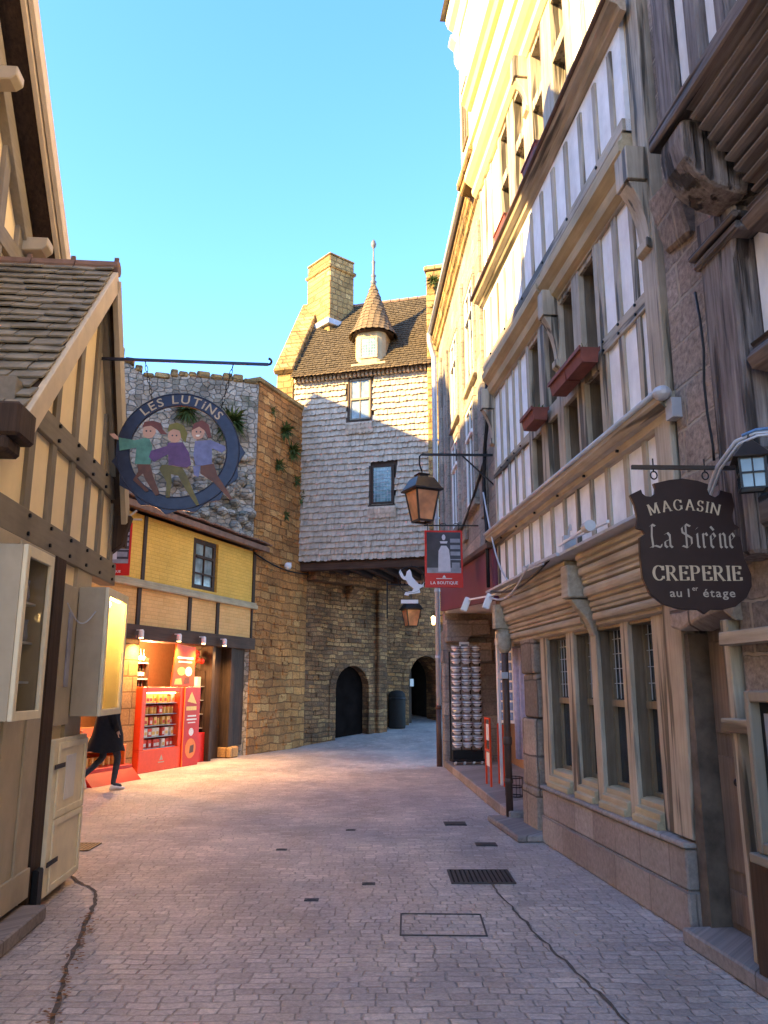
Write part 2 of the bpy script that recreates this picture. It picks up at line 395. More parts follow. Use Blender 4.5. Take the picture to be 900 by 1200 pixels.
CAP={
'M':(1.0,[[(.1,0),(.12,1)],[(.12,1),(.48,.12)],[(.48,.12),(.85,1)],[(.87,0),(.85,1)],serif(.1,.02),serif(.87,.02,.26),serif(.07,.98,.18),serif(.9,.98,.18)]),
'A':(.85,[[(.1,0),(.42,1)],[(.42,1),(.76,0)],[(.2,.33),(.64,.33)],serif(.1,.02),serif(.76,.02,.28)]),
'G':(.85,[arcp(.42,.5,.34,.48,50,320,14),[(.72,.38),(.72,.1)],serif(.7,.42,.26),[(.7,.95),(.7,.7)]]),
'S':(.6,[arcp(.3,.73,.2,.25,50,270,9)+arcp(.3,.26,.22,.25,90,-140,9),[(.48,.98),(.48,.76)],[(.08,.26),(.08,.02)]]),
'I':(.36,[[(.18,0),(.18,1)],serif(.18,.02,.28),serif(.18,.98,.28)]),
'N':(.9,[[(.12,0),(.12,1)],[(.12,1),(.76,0)],[(.76,0),(.76,1)],serif(.12,.02,.22),serif(.08,.98,.2),serif(.76,.98,.24)]),
'C':(.8,[arcp(.42,.5,.34,.48,50,310,14),[(.7,.97),(.7,.68)],[(.7,.3),(.7,.12)]]),
'R':(.8,[[(.15,0),(.15,1)],[(.15,.97),(.38,.97)]+arcp(.38,.74,.2,.23,90,-90,8)+[(.15,.51)],[(.36,.5),(.7,.0)],serif(.15,.02,.28),serif(.1,.98,.2),serif(.72,.02,.2)]),
'E':(.7,[[(.15,0),(.15,1)],[(.1,.97),(.6,.97)],[(.15,.52),(.48,.52)],[(.1,.03),(.62,.03)],[(.59,.98),(.59,.78)],[(.61,.02),(.61,.24)],[(.48,.62),(.48,.42)]]),
'P':(.72,[[(.15,0),(.15,1)],[(.15,.97),(.38,.97)]+arcp(.38,.73,.22,.24,90,-90,8)+[(.15,.49)],serif(.15,.02,.28),serif(.1,.98,.2)])}
BLK={
'L':(.62,[[(.2,.0),(.16,.5),(.2,1)],[(.06,.0),(.3,.08),(.56,.0),(.6,.14)],[(.08,.9),(.2,1),(.34,.92)]]),
'a':(.5,[[(.1,.55),(.26,.64),(.36,.52)],[(.36,.54),(.36,.08),(.46,.0)],[(.34,.34),(.12,.26),(.12,.08),(.22,0),(.34,.1)]]),
' ':(.3,[]),
'S':(.66,[[(.52,.92),(.32,1.02),(.12,.86),(.14,.66),(.34,.54),(.54,.42),(.54,.16),(.34,.0),(.1,.08)],[(.3,.98),(.3,.04)]]),
'i':(.26,[[(.06,.56),(.14,.62)],[(.14,.62),(.14,.08),(.22,.0)],[(.1,.8),(.18,.88)]]),
'r':(.36,[[(.06,.56),(.14,.62)],[(.14,.62),(.14,.06),(.2,0)],[(.14,.5),(.26,.64),(.34,.52)]]),
'e':(.40,[[(.12,.52),(.12,.1),(.22,.0),(.36,.1)],[(.12,.52),(.24,.64),(.34,.48),(.14,.3)]]),
'n':(.46,[[(.06,.56),(.14,.62)],[(.14,.62),(.14,.06),(.2,0)],[(.14,.5),(.28,.64),(.36,.54)],[(.36,.54),(.36,.06),(.44,0)]])}
BLK['E']=(.40,BLK['e'][1]+[[(.14,.92),(.28,.76)]])
# ---------------------------------------------------------------- fields of tiles
def tiles(mb,O,U,V,lu,lv,tw,te,th=.012,lift=1.0,jit=.15,point=0,clip=None,overlap=1.35,gapf=.06):
    O=Vector(O);U=Vector(U).normalized();V=Vector(V).normalized();N=U.cross(V).normalized()
    rows=int(lv/te)+1;cols=int(lu/tw)+2
    for j in range(rows):
        v0=j*te; u=-tw*(.5 if j%2 else 0)
        while u<lu:
            w=tw*(1+rnd(-jit,jit));u0=max(u+w*gapf/2,0);u1=min(u+w*(1-gapf/2),lu);u+=w
            if u1-u0<tw*.2: continue
            um=(u0+u1)/2
            if clip and not clip(um,v0+te*.5): continue
            dv=rnd(-jit,jit)*te*.35;vb=v0+dv;vt=min(v0+te*overlap,lv+te*.4)
            hb=th*(1.0+lift+rnd(0,.9));ht=th*.25
            def P(a,b,h): return O+U*a+V*b+N*h
            t=rnd(-.25,.25)*th
            if point:
                pts=[(u0,vb+te*point),(um-(u1-u0)*.12,vb),(um+(u1-u0)*.12,vb),(u1,vb+te*point),(u1,vt),(u0,vt)]
            else: pts=[(u0,vb),(u1,vb+rnd(-1,1)*te*.04),(u1,vt),(u0,vt)]
            top=[];bot=[]
            for a,b in pts:
                k=(b-vb)/max(vt-vb,.001);h=hb*(1-k)+ht*k+(t if a>um else -t)
                top.append(P(a,b,h));bot.append(P(a,b,h-th))
            n=len(pts);fs=[tuple(range(n)),tuple(range(2*n-1,n-1,-1))]+[((i+1)%n,i,n+i,n+(i+1)%n) for i in range(n)]
            mb.add(top+bot,fs)
# ================================================================= SETTING
def gz(Y): return 0 if Y<22.2 else (.1*(Y-22.2) if Y<32 else .98)
g=MB()
xs=[-150,-20,-6,-2,0,2,6,20,150];ys=[-150,-10,0,10,22.2,27,32,60,150]
for y in ys:
    for x in xs: g.v.append((x,y,gz(y)))
for j in range(len(ys)-1):
    for i in range(len(xs)-1):
        a=j*len(xs)+i;g.f.append((a,a+1,a+1+len(xs),a+len(xs)))
tag(g.build('street_paving','setts'),kind='structure')
def strip(name,pts,w,m,h=.006):
    b=MB();P=[Vector(p) for p in pts];Q=[]
    for i in range(len(P)-1):
        for k in range(8):Q.append(P[i].lerp(P[i+1],k/8))
    Q.append(P[-1]);L=[];Rr=[]
    for i,p in enumerate(Q):
        d=(Q[min(i+1,len(Q)-1)]-Q[max(i-1,0)]).normalized();nn=Vector((-d.y,d.x,0));ww=w*rnd(.6,1.3)/2;jx=nn*rnd(-.012,.012)
        L.append(p+nn*ww+jx);Rr.append(p-nn*ww+jx)
    k=len(Q);b.v=[(v.x,v.y,h) for v in L+Rr];b.f=[(k+i,k+i+1,i+1,i) for i in range(k-1)]
    return b.build(name,m)
tag(strip('drainage_joint',[(-3.05,8.0,0),(-2.66,7.3,0),(-2.3,6.85,0),(-2.16,6.4,0),(-2.05,5.9,0),(-1.85,5.1,0),(-1.62,4.3,0),(-1.45,3.4,0)],.028,'joint_dark'),kind='structure')
tag(strip('drainage_joint',[(.88,7.2,0),(.93,6.6,0),(1.0,5.8,0),(1.1,5.0,0),(1.18,4.4,0),(1.3,3.2,0)],.019,'joint_dark'),kind='structure')
lf=MB()
for i in range(150):
    t=random.random();p=Vector((-2.1,6.2,0)).lerp(Vector((-1.6,4.2,0)),t)+Vector((random.gauss(0,.03),rnd(-.1,.1),0))
    a=rnd(0,6.3);r=rnd(.008,.02);z=.010+rnd(0,.008)
    lf.add([(p.x+r*math.cos(a+k*PI/2),p.y+r*.6*math.sin(a+k*PI/2),z+rnd(0,.006)) for k in range(4)],[(0,1,2,3)])
tag(lf.build('fallen_leaves','dead_leaf'),kind='stuff')
def grate(name,x0,x1,y0,y1,label,cat='drain cover',slats=9,grp=None):
    r=empty(name,((x0+x1)/2,(y0+y1)/2,0),0,label,cat,grp);hx=(x1-x0)/2;hy=(y1-y0)/2
    f=MB().box(-hx,hx,-hy,-hy+.02,.001,.012).box(-hx,hx,hy-.02,hy,.001,.012).box(-hx,-hx+.02,-hy+.021,hy-.021,.001,.012).box(hx-.02,hx,-hy+.021,hy-.021,.001,.012)
    f.build('frame','cast_iron',r)
    MB().box(-hx+.02,hx-.02,-hy+.02,hy-.02,.001,.003).build('pit','dark_room',r)
    b=MB()
    for i in range(slats):
        x=-hx+.03+(2*hx-.06)*(i+.5)/slats;b.box(x-.011,x+.011,-hy+.02,hy-.02,.003,.010)
    b.build('bars','cast_iron',r);return r
grate('drain_grate',.56,1.1,7.1,7.6,'square iron drain grate with bars at the head of the dark channel line',slats=12)
grate('drain_grate',-3.25,-2.95,8.45,8.85,'small iron drain grate beside the half door of the cream house',slats=6)
def cover(x0,x1,y0,y1,label,grp=None,m='cast_iron'):
    r=empty('access_cover',((x0+x1)/2,(y0+y1)/2,0),0,label,'drain cover',grp);hx=(x1-x0)/2;hy=(y1-y0)/2
    MB().box(-hx,hx,-hy,hy,.001,.008).build('rim',m,r,.002);MB().box(-hx+.02,hx-.02,-hy+.02,hy-.02,.0085,.012).build('lid',m,r,.002)
cover(.72,.98,9.95,10.2,'flat dark cover plate in the paving nearest the brown downpipe')
cover(.95,1.17,8.7,8.88,'smaller flat dark cover plate in the paving level with the stone plinth')
for px,py,l in [(330,996,'little iron plate set in the setts, left one of the middle row'),(365,1055,'little iron plate set in the setts, nearest the camera'),(432,1036,'little iron plate set in the setts just right of centre'),(411,973,'little iron plate set in the setts, farthest up the street')]:
    x=(px-450)/930.;u=(600-py)/930.;d=Vector((x,math.cos(PIT)-u*math.sin(PIT),math.sin(PIT)+u*math.cos(PIT)));p=d*(-1.6/d.z)
    cover(p.x-.055,p.x+.055,p.y-.035,p.y+.035,l,'little iron plates in the paving')
mh=MB();hx,hy=.29,.26
mh.box(-hx,hx,-hy,-hy+.012,.001,.007).box(-hx,hx,hy-.012,hy,.001,.007).box(-hx,-hx+.012,-hy+.012,hy-.012,.001,.007).box(hx-.012,hx,-hy+.012,hy-.012,.001,.007)
r=empty('manhole_cover',(.40,5.95,0),-.03,'square manhole outlined by a thin iron rim and filled with setts','manhole cover');mh.build('rim','cast_iron',r)

# ================================================================= RIGHT HALF-TIMBERED HOUSE (R1)
FR1=frame(1.52,10.5,.1015,-.9948)
r1=empty('half_timbered_house',FR1[0],FR1[1],'tall half-timbered house with white panels and beige beams on the right','house')
MB().box(-.02,5.3,.46,6,0,12.7).build('wall','grey_stone_wall',r1)
MB().box(1.62,4.86,0,.5,.28,.54).box(1.60,4.88,-.012,.5,0,.278).box(1.60,4.88,-.02,.5,.542,.58).build('plinth','granite_blocks',r1,.012)
MB().box(.75,1.30,.04,.5,.5,1.25).box(.79,1.33,.07,.5,1.252,1.75).box(.7,1.30,.03,.5,0,.498).box(.76,1.32,.05,.5,1.752,2.2).box(1.33,1.47,.2,.5,0,2.15).build('stone_pier','pier_stone',r1,.03,seg=2)
MB().box(.2,1.6,-.28,.4,0,.07).build('doorstep','granite_step',r1,.015)
# ground-floor posts and windows
MB().box(.0,5.2,.1,.5,2.1,2.85).build('lintel','olive_timber',r1)
for a,b in [(1.48,1.72),(2.39,2.59),(3.07,3.22),(3.79,3.94),(4.40,4.62)]:
    MB().box(a,b,.08,.125,.585,2.14).build('post','beige_timber',r1,.006);MB().box(a+.006,b-.004,.126,.44,.585,2.12).build('jamb','reveal_shade_brown',r1)  # post sides get a darker brown that carries their shade
MB().py([(4.622,.6),(4.90,.6),(4.98,2.3),(4.70,2.3)],.04,.44).build('corner_post','beige_timber',r1,.006)
def window(par,s0,s1,z0,z1,y,frame_m='olive_timber',pane='window_glass',fw_=.035,lat=None,transom=None,latm='lead',mull=0,dx=.09,dz=.11,fd=.05,curtain=False):
    f=MB().box(s0,s0+fw_,y,y+fd,z0,z1).box(s1-fw_,s1,y,y+fd,z0,z1).box(s0+fw_,s1-fw_,y,y+fd,z0,z0+fw_).box(s0+fw_,s1-fw_,y,y+fd,z1-fw_,z1)
    if transom: f.box(s0+fw_,s1-fw_,y-.02,y+fd-.002,transom-.03,transom+.03)
    for k in range(mull):
        x=s0+(s1-s0)*(k+1)/(mull+1);f.box(x-.016,x+.016,y+.004,y+fd-.006,z0+fw_,z1-fw_)
    w=f.build('window',frame_m,par,.003)
    MB().box(s0+fw_,s1-fw_,y+fd*.6,y+fd*.6+.008,z0+fw_,z1-fw_).build('pane',pane,w)
    if lat:
        b=MB()
        for (a0,a1) in lat:
            x=s0+fw_+dx/2
            while x<s1-fw_: b.box(x-.003,x+.003,y+fd*.3,y+fd*.45,a0,a1);x+=dx
            z=a0+dz
            while z<a1: b.box(s0+fw_,s1-fw_,y+fd*.31,y+fd*.44,z-.003,z+.003);z+=dz
        b.build('lattice',latm,w)
    if curtain:
        b=MB().box(s0+fw_+.02,s0+(s1-s0)*.32,y+fd*.3,y+fd*.5,z0+.06,(transom or z1)-.05);b.build('curtain','paper',w)
    return w
for i,(a,b) in enumerate([(1.72,2.39),(2.59,3.07),(3.22,3.79),(3.94,4.40)]):
    window(r1,a,b,.76,2.13,.205,'olive_timber','window_glass',lat=[(1.5,2.1)],transom=1.46,curtain=False,dx=.085,dz=.13)
    MB().px([(.44,.58),(.02,.58),(.02,.63),(.05,.64),(.05,.69),(.10,.70),(.10,.745),(.15,.76),(.44,.76)],a+.004,b-.004).build('sill','olive_moulding',r1,.004)
# carved frieze under the first floor
prof=[(.12,2.12),(.07,2.13)]
for z_,y_,w_,h_ in [(2.14,.06,.012,.03),(2.18,.05,.035,.075),(2.265,.02,.01,.03),(2.30,.015,.02,.05),(2.36,-.01,.008,.02),(2.39,-.015,.042,.10),(2.50,-.05,.01,.03),(2.54,-.055,.012,.03),(2.58,-.06,.035,.08),(2.67,-.09,.012,.04),(2.72,-.10,.015,.045)]:
    prof+=[(y_,z_),(y_-w_*.8,z_+.1*h_),(y_-w_,z_+.35*h_),(y_-w_,z_+.65*h_),(y_-w_*.8,z_+.9*h_),(y_,z_+h_)]
prof+=[(-.12,2.775),(.12,2.778)]
for a,b in [(.42,3.02),(3.34,4.96)]:
    MB().px(prof,a,b).build('frieze','frieze_timber',r1)
MB().px([(-.06,2.775),(-.2,2.8),(-.2,2.825),(.3,2.9),(.3,2.775)],.1,5.1).build('drip_board','zinc',r1)
def corbel(s0,s1,zt,zb,yo,m='beige_timber'):
    return MB().box(s0,s1,-.20+yo,.12,zt-.3,zt).px([(.12,zb+.1),(.04+yo,zb+.1),(.0+yo,zb+.22),(-.02+yo,zb+.26),(-.10+yo,zt-.40),(-.16+yo,zt-.31),(.12,zt-.31)],s0+.04,s1-.04)
corbel(3.06,3.26,2.70,1.95,.03).build('corbel','frieze_timber',r1,.012)
corbel(.26,.42,2.62,2.2,.04).build('corbel','frieze_timber',r1,.012)
corbel(4.98,5.18,2.70,2.2,.02).build('corbel','frieze_timber',r1,.012)
# first floor
W=MB();W.box(.05,5.1,0,.45,2.86,3.62).box(.05,1.78,0,.45,3.621,5.62).box(4.06,5.06,0,.45,3.621,5.62).build('panel_wall','white_plaster',r1)
t=-.022;T=Multi('stud','beige_timber',r1,.004)
def post(mb,x,z0,z1,w=.09,y=t,y1=.1): mb.box(x-w/2,x+w/2,y,y1,z0,z1)
for x in [.12,.52,.90,1.26,1.62,2.02,2.42,2.82,3.20,3.58,3.96,4.36,4.72]: post(T,x,2.86,3.44,.075)
for x in [.12,.47,.80,1.12,1.42]: post(T,x,3.62,5.56,.07)
for x in [4.10,4.44,4.78]: post(T,x,3.62,5.56,.085)
T=Multi('rail','beige_timber_h',r1,.004);T.box(.05,5.12,-.035,.1,5.5,5.66).box(.05,1.76,-.030,.1,4.36,4.47).box(4.08,5.0,-.030,.1,4.42,4.56).build('rails','beige_timber_h',r1,.004)
MB().box(5.0,5.24,-.06,.46,2.88,9.0).build('corner_post','beige_timber',r1,.008)
# window block
Bk=MB()
cols=[(1.86,2.24),(2.46,2.80),(2.98,3.38),(3.58,3.97)]
edges=[1.76]+[e for c in cols for e in c]+[4.06]
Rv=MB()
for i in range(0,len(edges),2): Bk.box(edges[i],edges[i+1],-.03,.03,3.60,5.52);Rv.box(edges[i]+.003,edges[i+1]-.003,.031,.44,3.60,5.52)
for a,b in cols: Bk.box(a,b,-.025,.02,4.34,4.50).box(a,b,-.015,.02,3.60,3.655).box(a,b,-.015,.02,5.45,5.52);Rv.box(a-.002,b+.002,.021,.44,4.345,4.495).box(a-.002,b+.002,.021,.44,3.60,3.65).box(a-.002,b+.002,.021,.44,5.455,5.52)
Rv.build('window_reveal','reveal_shade_brown',r1)  # reveals behind the beige fronts, shade painted in as darker brown
Bk.build('window_surround','beige_timber',r1,.004)
for a,b in cols:
    window(r1,a+.002,b-.002,3.657,4.338,.30,'beige_timber',lat=[(3.7,4.3)],dx=.1,dz=.12)
    window(r1,a+.002,b-.002,4.502,5.448,.30,'beige_timber',lat=[(4.55,5.4)],dx=.1,dz=.12)
def bracket(s0,s1,zt,zb,yo,par,m='beige_timber'):
    b=MB().box(s0-.02,s1+.02,yo-.16,yo+.02,zt-.28,zt)
    pr=[(yo,zb)]+[(yo-.015-.13*((k/8)**2.2),zb+(zt-.29-zb)*k/8) for k in range(9)]+[(yo,zt-.29)]
    b.px(pr,s0,s1);b.px([(yo,zb),(yo-.04,zb+.02),(yo-.04,zb-.05),(yo,zb-.08)],s0-.01,s1+.01);b.build('bracket',m,par,.005)
bracket(2.83,2.95,5.62,4.85,-.03,r1);bracket(.02,.14,5.62,4.9,-.03,r1);bracket(5.02,5.2,5.62,4.85,-.06,r1)
sillp=[(.0,3.42),(-.06,3.44),(-.07,3.49),(-.12,3.50),(-.16,3.54),(-.16,3.585),(-.13,3.60),(.0,3.625)]
MB().px(sillp,.0,5.30).build('sill_moulding','beige_timber_h',r1)
MB().tube([(-.02,-.165,3.60),(5.3,-.165,3.60)],.022,8).build('gutter','zinc',r1,smooth=True)
MB().ball((5.33,-.14,3.585),.065,12,.8).box(5.28,5.38,-.10,.0,3.40,3.54).build('gutter_end','zinc',r1,smooth=False)
c2=[(.1,5.50),(-.04,5.52),(-.09,5.56),(-.115,5.63),(-.08,5.68),(-.10,5.70),(-.16,5.76),(-.17,5.83),(-.13,5.87),(-.13,5.92),(.1,5.93)]
for a,b in [(.10,2.70),(2.74,4.98)]: MB().px(c2,a,b).build('jetty_moulding','olive_moulding',r1)
# second floor
MB().box(.02,5.0,-.10,.45,5.93,7.08).box(.02,1.2,-.10,.45,7.081,8.7).box(3.98,5.0,-.10,.45,7.081,8.7).build('panel_wall','white_plaster',r1)
t2=-.122;T=Multi('stud','beige_timber',r1,.004)
for x in [.10,.50,.88,1.26,1.66,2.06,2.46,2.86,3.26,3.66,4.06,4.44,4.80]: T.box(x-.04,x+.04,t2,0,5.95,6.82)
for x in [.1,.42,.76]: T.box(x-.035,x+.035,t2,0,7.05,8.7)
for x in [4.3,4.65]: T.box(x-.04,x+.04,t2,0,7.05,8.7)
T.build('studs','beige_timber',r1,.004)
MB().box(.02,5.0,-.13,0,5.93,6.04).build('rails','beige_timber_h',r1,.004)
MB().px([(-.10,6.90),(-.15,6.92),(-.17,6.96),(-.23,6.98),(-.25,7.01),(-.25,7.05),(-.10,7.07)],-.02,5.16).build('sill_moulding','beige_timber_h',r1)
MB().tube([(-.04,-.26,7.04),(5.16,-.26,7.04)],.026,8).build('gutter','pipe_brown',r1,smooth=True)
cols2=[(1.30,1.68),(2.0,2.38),(2.74,3.10),(3.46,3.84)]
Bk=MB();edges=[1.2]+[e for c in cols2 for e in c]+[3.98]
for i in range(0,len(edges),2): Bk.box(edges[i],edges[i+1],-.13,.44,7.06,8.72)
for a,b in cols2: Bk.box(a,b,-.125,.44,7.92,8.05).box(a,b,-.115,.44,7.06,7.11).box(a,b,-.115,.44,8.66,8.72)
Bk.build('window_surround','beige_timber',r1,.004)
for a,b in cols2:
    window(r1,a+.002,b-.002,7.112,7.918,.18,'beige_timber');window(r1,a+.002,b-.002,8.052,8.658,.18,'beige_timber')
bracket(2.50,2.62,8.76,8.1,-.13,r1)
c3=[(.1,8.72),(-.14,8.73),(-.19,8.78),(-.20,8.85),(-.16,8.88),(-.24,8.94),(-.30,9.0),(-.30,9.1),(-.16,9.12),(.1,9.12)]
MB().px(c3,-.1,5.2).build('jetty_moulding','bright_plaster',r1)
MB().box(-.05,5.2,-.18,.45,9.121,12.5).build('upper_wall','bright_plaster',r1)
MB().px([(-.18,10.2),(-.24,10.22),(-.28,10.28),(-.34,10.32),(-.34,10.4),(-.18,10.44)],-.08,5.2).build('string_course','bright_plaster',r1)
MB().px([(-.18,9.6),(-.22,9.62),(-.22,9.68),(-.18,9.7)],-.08,5.2).build('string_course','bright_plaster',r1)
for a in (1.6,3.3):
    window(r1,a,a+.7,10.9,12.1,-.20,'beige_timber',fw_=.06,mull=1)
MB().px([(-.18,12.3),(-.24,12.4),(-.24,12.5),(-.32,12.56),(-.36,12.66),(-.36,12.8),(.5,12.8),(.5,12.3)],-1.0,5.3).build('eaves','bright_plaster',r1)
MB().px([(-.45,12.81),(2.9,15.6),(6.3,12.81)],-1.1,5.35).build('roof','slate',r1)
# projecting upper bay at the far end
MB().box(-.95,-.05,-.16,2.5,9.6,12.5).build('bay_wall','bright_plaster',r1)
MB().box(-1.0,-.02,-.24,2.5,9.45,9.6).box(-.92,-.1,-.2,2.5,9.3,9.448).build('bay_base','warm_stone_wall',r1,.02)
MB().px([(-.16,11.8),(-.22,11.95),(-.22,12.15),(-.32,12.25),(-.32,12.298),(-.16,12.298)],-1.06,-.82).build('corbel','bright_plaster',r1,.01)
window(r1,-.75,-.35,10.0,11.1,-.19,'olive_timber',fw_=.05,mull=1)
# pegs
P=Multi('peg','iron',r1)
for x in [.52,1.26,2.02,2.82,3.58,4.36]:
    for z,y in ((3.46,-.08),(5.57,-.037)): P.tube([(x,y+.01,z),(x,y-.012,z)],.013,6)
for x in [.47,.80,1.12,1.42]: P.tube([(x,-.025,4.41),(x,-.045,4.41)],.012,6)
for x in [4.10,4.44,4.78]:
    for z in (4.45,4.53): P.tube([(x,-.025,z),(x,-.045,z)],.012,6)
for x in [.5,1.26,2.06,2.86,3.66,4.44]: P.tube([(x,-.12,5.99),(x,-.145,5.99)],.014,6)
P.build('pegs','iron',r1)
# flower boxes
def flower_box(s0,s1,y,z,label,n=0,fr=FR1):
    c=fw(fr,(s0+s1)/2,y,z);h=(s1-s0)/2
    r=empty('flower_box',c,fr[1],label,'flower box','red flower boxes on the window sills')
    MB().add([(-h,-.07,0),(h,-.07,0),(h,.07,0),(-h,.07,0),(-h-.02,-.09,.13),(h+.02,-.09,.13),(h+.02,.08,.13),(-h-.02,.08,.13)],[(3,2,1,0),(0,1,5,4),(1,2,6,5),(2,3,7,6),(3,0,4,7)]).build('trough','terracotta',r)
    MB().box(-h-.03,h+.03,-.105,-.088,.10,.14).box(-h-.03,h+.03,.078,.09,.10,.14).build('rim','terracotta',r,.003)
    MB().box(-h,h,-.08,.07,.105,.115).build('soil','joint_dark',r)
    b=MB()
    for i in range(int(26*h*2/.6)):
        x=rnd(-h,h);yy=rnd(-.06,.06);a=rnd(0,6.28);l=rnd(.03,.08);p=Vector((x,yy,.13));q=p+Vector((math.cos(a)*.03,math.sin(a)*.03,l));d=Vector((-math.sin(a),math.cos(a),0))*.008
        b.add([p-d,p+d,q+d*.5,q-d*.5],[(0,1,2,3)])
    b.build('plants','leaf',r);return r
flower_box(3.20,3.60,-.14,4.36,'red flower box under the first-floor windows, left one of the touching pair')
flower_box(3.64,4.05,-.14,4.36,'red flower box under the first-floor windows, right one of the touching pair')
flower_box(2.18,2.58,-.14,4.34,'dark red flower box standing alone at the far first-floor windows')
fb1=flower_box(1.45,2.0,-.24,7.06,'weathered flower box on the upper gutter sill, the far one')
fb2=flower_box(2.75,3.3,-.24,7.06,'weathered flower box on the upper gutter sill, the near one')
for o in (fb1,fb2): o.scale=(.9,.55,.6)
# ================================================================= NEAR RIGHT OLD OAK HOUSE (R0) same facade line
r0=empty('old_oak_house',fw(FR1,5.25,0,0),FR1[1],'old dark oak-framed house with jettied upper floor at the right edge','house')
O0=5.25
def B0(mb,s0,s1,y0,y1,z0,z1): return mb.box(s0-O0,s1-O0,y0,y1,z0,z1)
B0(MB(),5.27,12,.62,6,0,9.5).build('wall','grey_stone_wall',r0)
ps=MB().py([(5.27-O0,2.3),(5.95-O0,2.3),(5.97-O0,4.55),(5.72-O0,4.85),(5.62-O0,5.02),(5.30-O0,4.72)],-.03,.6)
ps.build('party_wall','party_stone',r0,.01)
MB().add([(5.38-O0,-.06,4.62),(5.76-O0,-.08,4.55),(5.80-O0,-.2,4.95),(5.40-O0,-.18,5.02),(5.38-O0,.2,4.62),(5.76-O0,.2,4.55),(5.80-O0,.2,4.95),(5.40-O0,.2,5.02)],[(0,1,2,3),(7,6,5,4),(0,4,5,1),(1,5,6,2),(2,6,7,3),(3,7,4,0)]).build('corbel_stone','party_stone',r0,.02)
B0(MB(),5.28,6.05,.02,.6,5.05,9.5).build('upper_wall','party_stone',r0)
# main post with capital
MB().py([(6.02-O0,2.86),(6.38-O0,2.86),(6.38-O0,4.0),(6.44-O0,4.32),(6.0-O0,4.45),(6.02-O0,4.1)],-.17,.3).build('main_post','old_oak',r0,.02)
B0(MB(),6.0,6.50,-.20,.3,4.12,4.18).box(5.98-O0,6.52-O0,-.225,.3,4.19,4.23).build('capital','old_oak_h',r0,.012)
B0(MB(),6.02,6.34,-.19,.1,2.3,2.86).build('lower_post','old_oak',r0,.02)
B0(MB(),5.93,6.015,-.06,.1,2.5,4.4).build('shadow_gap_strip','dark_wood',r0)  # dark strip painted in as the shadow gap between stone and post
# white panel right of post with rails
B0(MB(),6.42,9.0,-.05,.6,2.3,4.6).build('panel_wall','white_plaster',r0)
T=Multi('stud','old_oak',r0,.01);B0(T,6.62,6.78,-.10,.1,2.4,4.5);B0(T,7.05,7.2,-.10,.1,2.4,4.5)
MB().px([(-.04,3.28),(-.16,3.30),(-.19,3.36),(-.14,3.42),(-.16,3.45),(-.04,3.47)],6.44-O0,9-O0).build('rail','old_oak_h',r0,.006)
MB().px([(-.04,4.02),(-.2,4.04),(-.24,4.10),(-.18,4.15),(-.20,4.18),(-.04,4.2)],6.60-O0,9-O0).build('rail','old_oak_h',r0,.006)
# jetty: beam end and stacked mouldings
JB=MB()
pr=[(.3,4.26),(-.12,4.26)]
for k in range(8):
    y0=-.12-.045*k;z0=4.26+.062*k
    pr+=[(y0,z0+.004),(y0-.03,z0+.006),(y0-.045,z0+.016),(y0-.045,z0+.028),(y0-.03,z0+.036),(y0+.012,z0+.04),(y0+.004,z0+.06)]
pr+=[(-.50,4.765),(.3,4.765)]
JB.px(pr,6.62-O0,10-O0);JB.build('jetty_beam','jetty_oak',r0)
be=MB().px([(.3,4.32),(-.2,4.32),(-.32,4.35),(-.42,4.42),(-.49,4.53),(-.51,4.66),(-.5,4.765),(.3,4.765)],6.28-O0,6.56-O0);be.build('beam_end','old_oak',r0,.03,seg=2)
B0(MB(),6.22,10,-.54,.3,4.77,4.88).build('sill_beam','old_oak_h',r0,.012)
B0(MB(),6.24,10,-.42,.6,4.881,9.5).build('panel_wall','white_plaster',r0)
for a,b in [(6.27,6.46),(6.64,6.78),(6.94,7.06),(7.22,7.34),(7.5,7.62),(7.8,7.92)]:
    B0(MB(),a,b,-.48,-.3,4.881,9.5).build('post','old_oak',r0,.015)
MB().px([(-1.0,9.5),(2.8,12.5),(6.6,9.5)],-.05,7).build('roof','slate',r0)
# door
MB().py([(4.96-O0,2.0),(4.98-O0,2.42),(5.76-O0,2.42),(5.80-O0,1.98),(5.66-O0,2.06),(5.4-O0,2.03),(5.1-O0,1.97)],-.04,.55).build('door_lintel','pier_stone',r0,.02,seg=2)
B0(MB(),4.90,5.02,.06,.24,0.02,1.96).build('door_jamb','jamb_stone',r0)
B0(MB(),5.0,7.0,.33,.62,0,2.1).build('door_backing','dark_room',r0)
dr=B0(MB(),5.025,5.95,.20,.24,.1,1.98).build('door','door_wood',r0,.003)
d=MB()
for z0,z1 in ((.14,.34),(.46,1.16),(1.30,1.9)):
    for a,b in ((5.03,5.4),(5.5,5.9)): B0(d,a+.02,b,.184,.199,z0,z1)
d.build('door_panel','door_wood',dr,.006)
B0(MB(),5.42,5.48,.178,.1995,.1,1.98).build('door_post','door_wood',dr,.003)
MB().tube([(5.37-O0,.19,1.02),(5.37-O0,.14,1.02)],.012,8).ball((5.37-O0,.13,1.02),.026).build('handle','iron',dr)
B0(MB(),4.98,6.05,-.12,.56,0,.10).build('doorstep','granite_step',r0,.012)
MB().py([(5.66-O0,.1),(5.75-O0,.1),(5.72-O0,1.2),(5.70-O0,2.0),(5.62-O0,2.0),(5.64-O0,1.2)],-.03,.17).build('door_post','beige_timber',r0,.006)
B0(MB(),5.76,7.2,.02,.6,0,2.42).build('ground_wall','party_stone',r0)
B0(MB(),5.68,9.0,-.14,.02,2.44,2.62).box(5.80-O0,9-O0,-.11,.02,2.64,2.86).build('bressummer','old_oak_h',r0,.02)
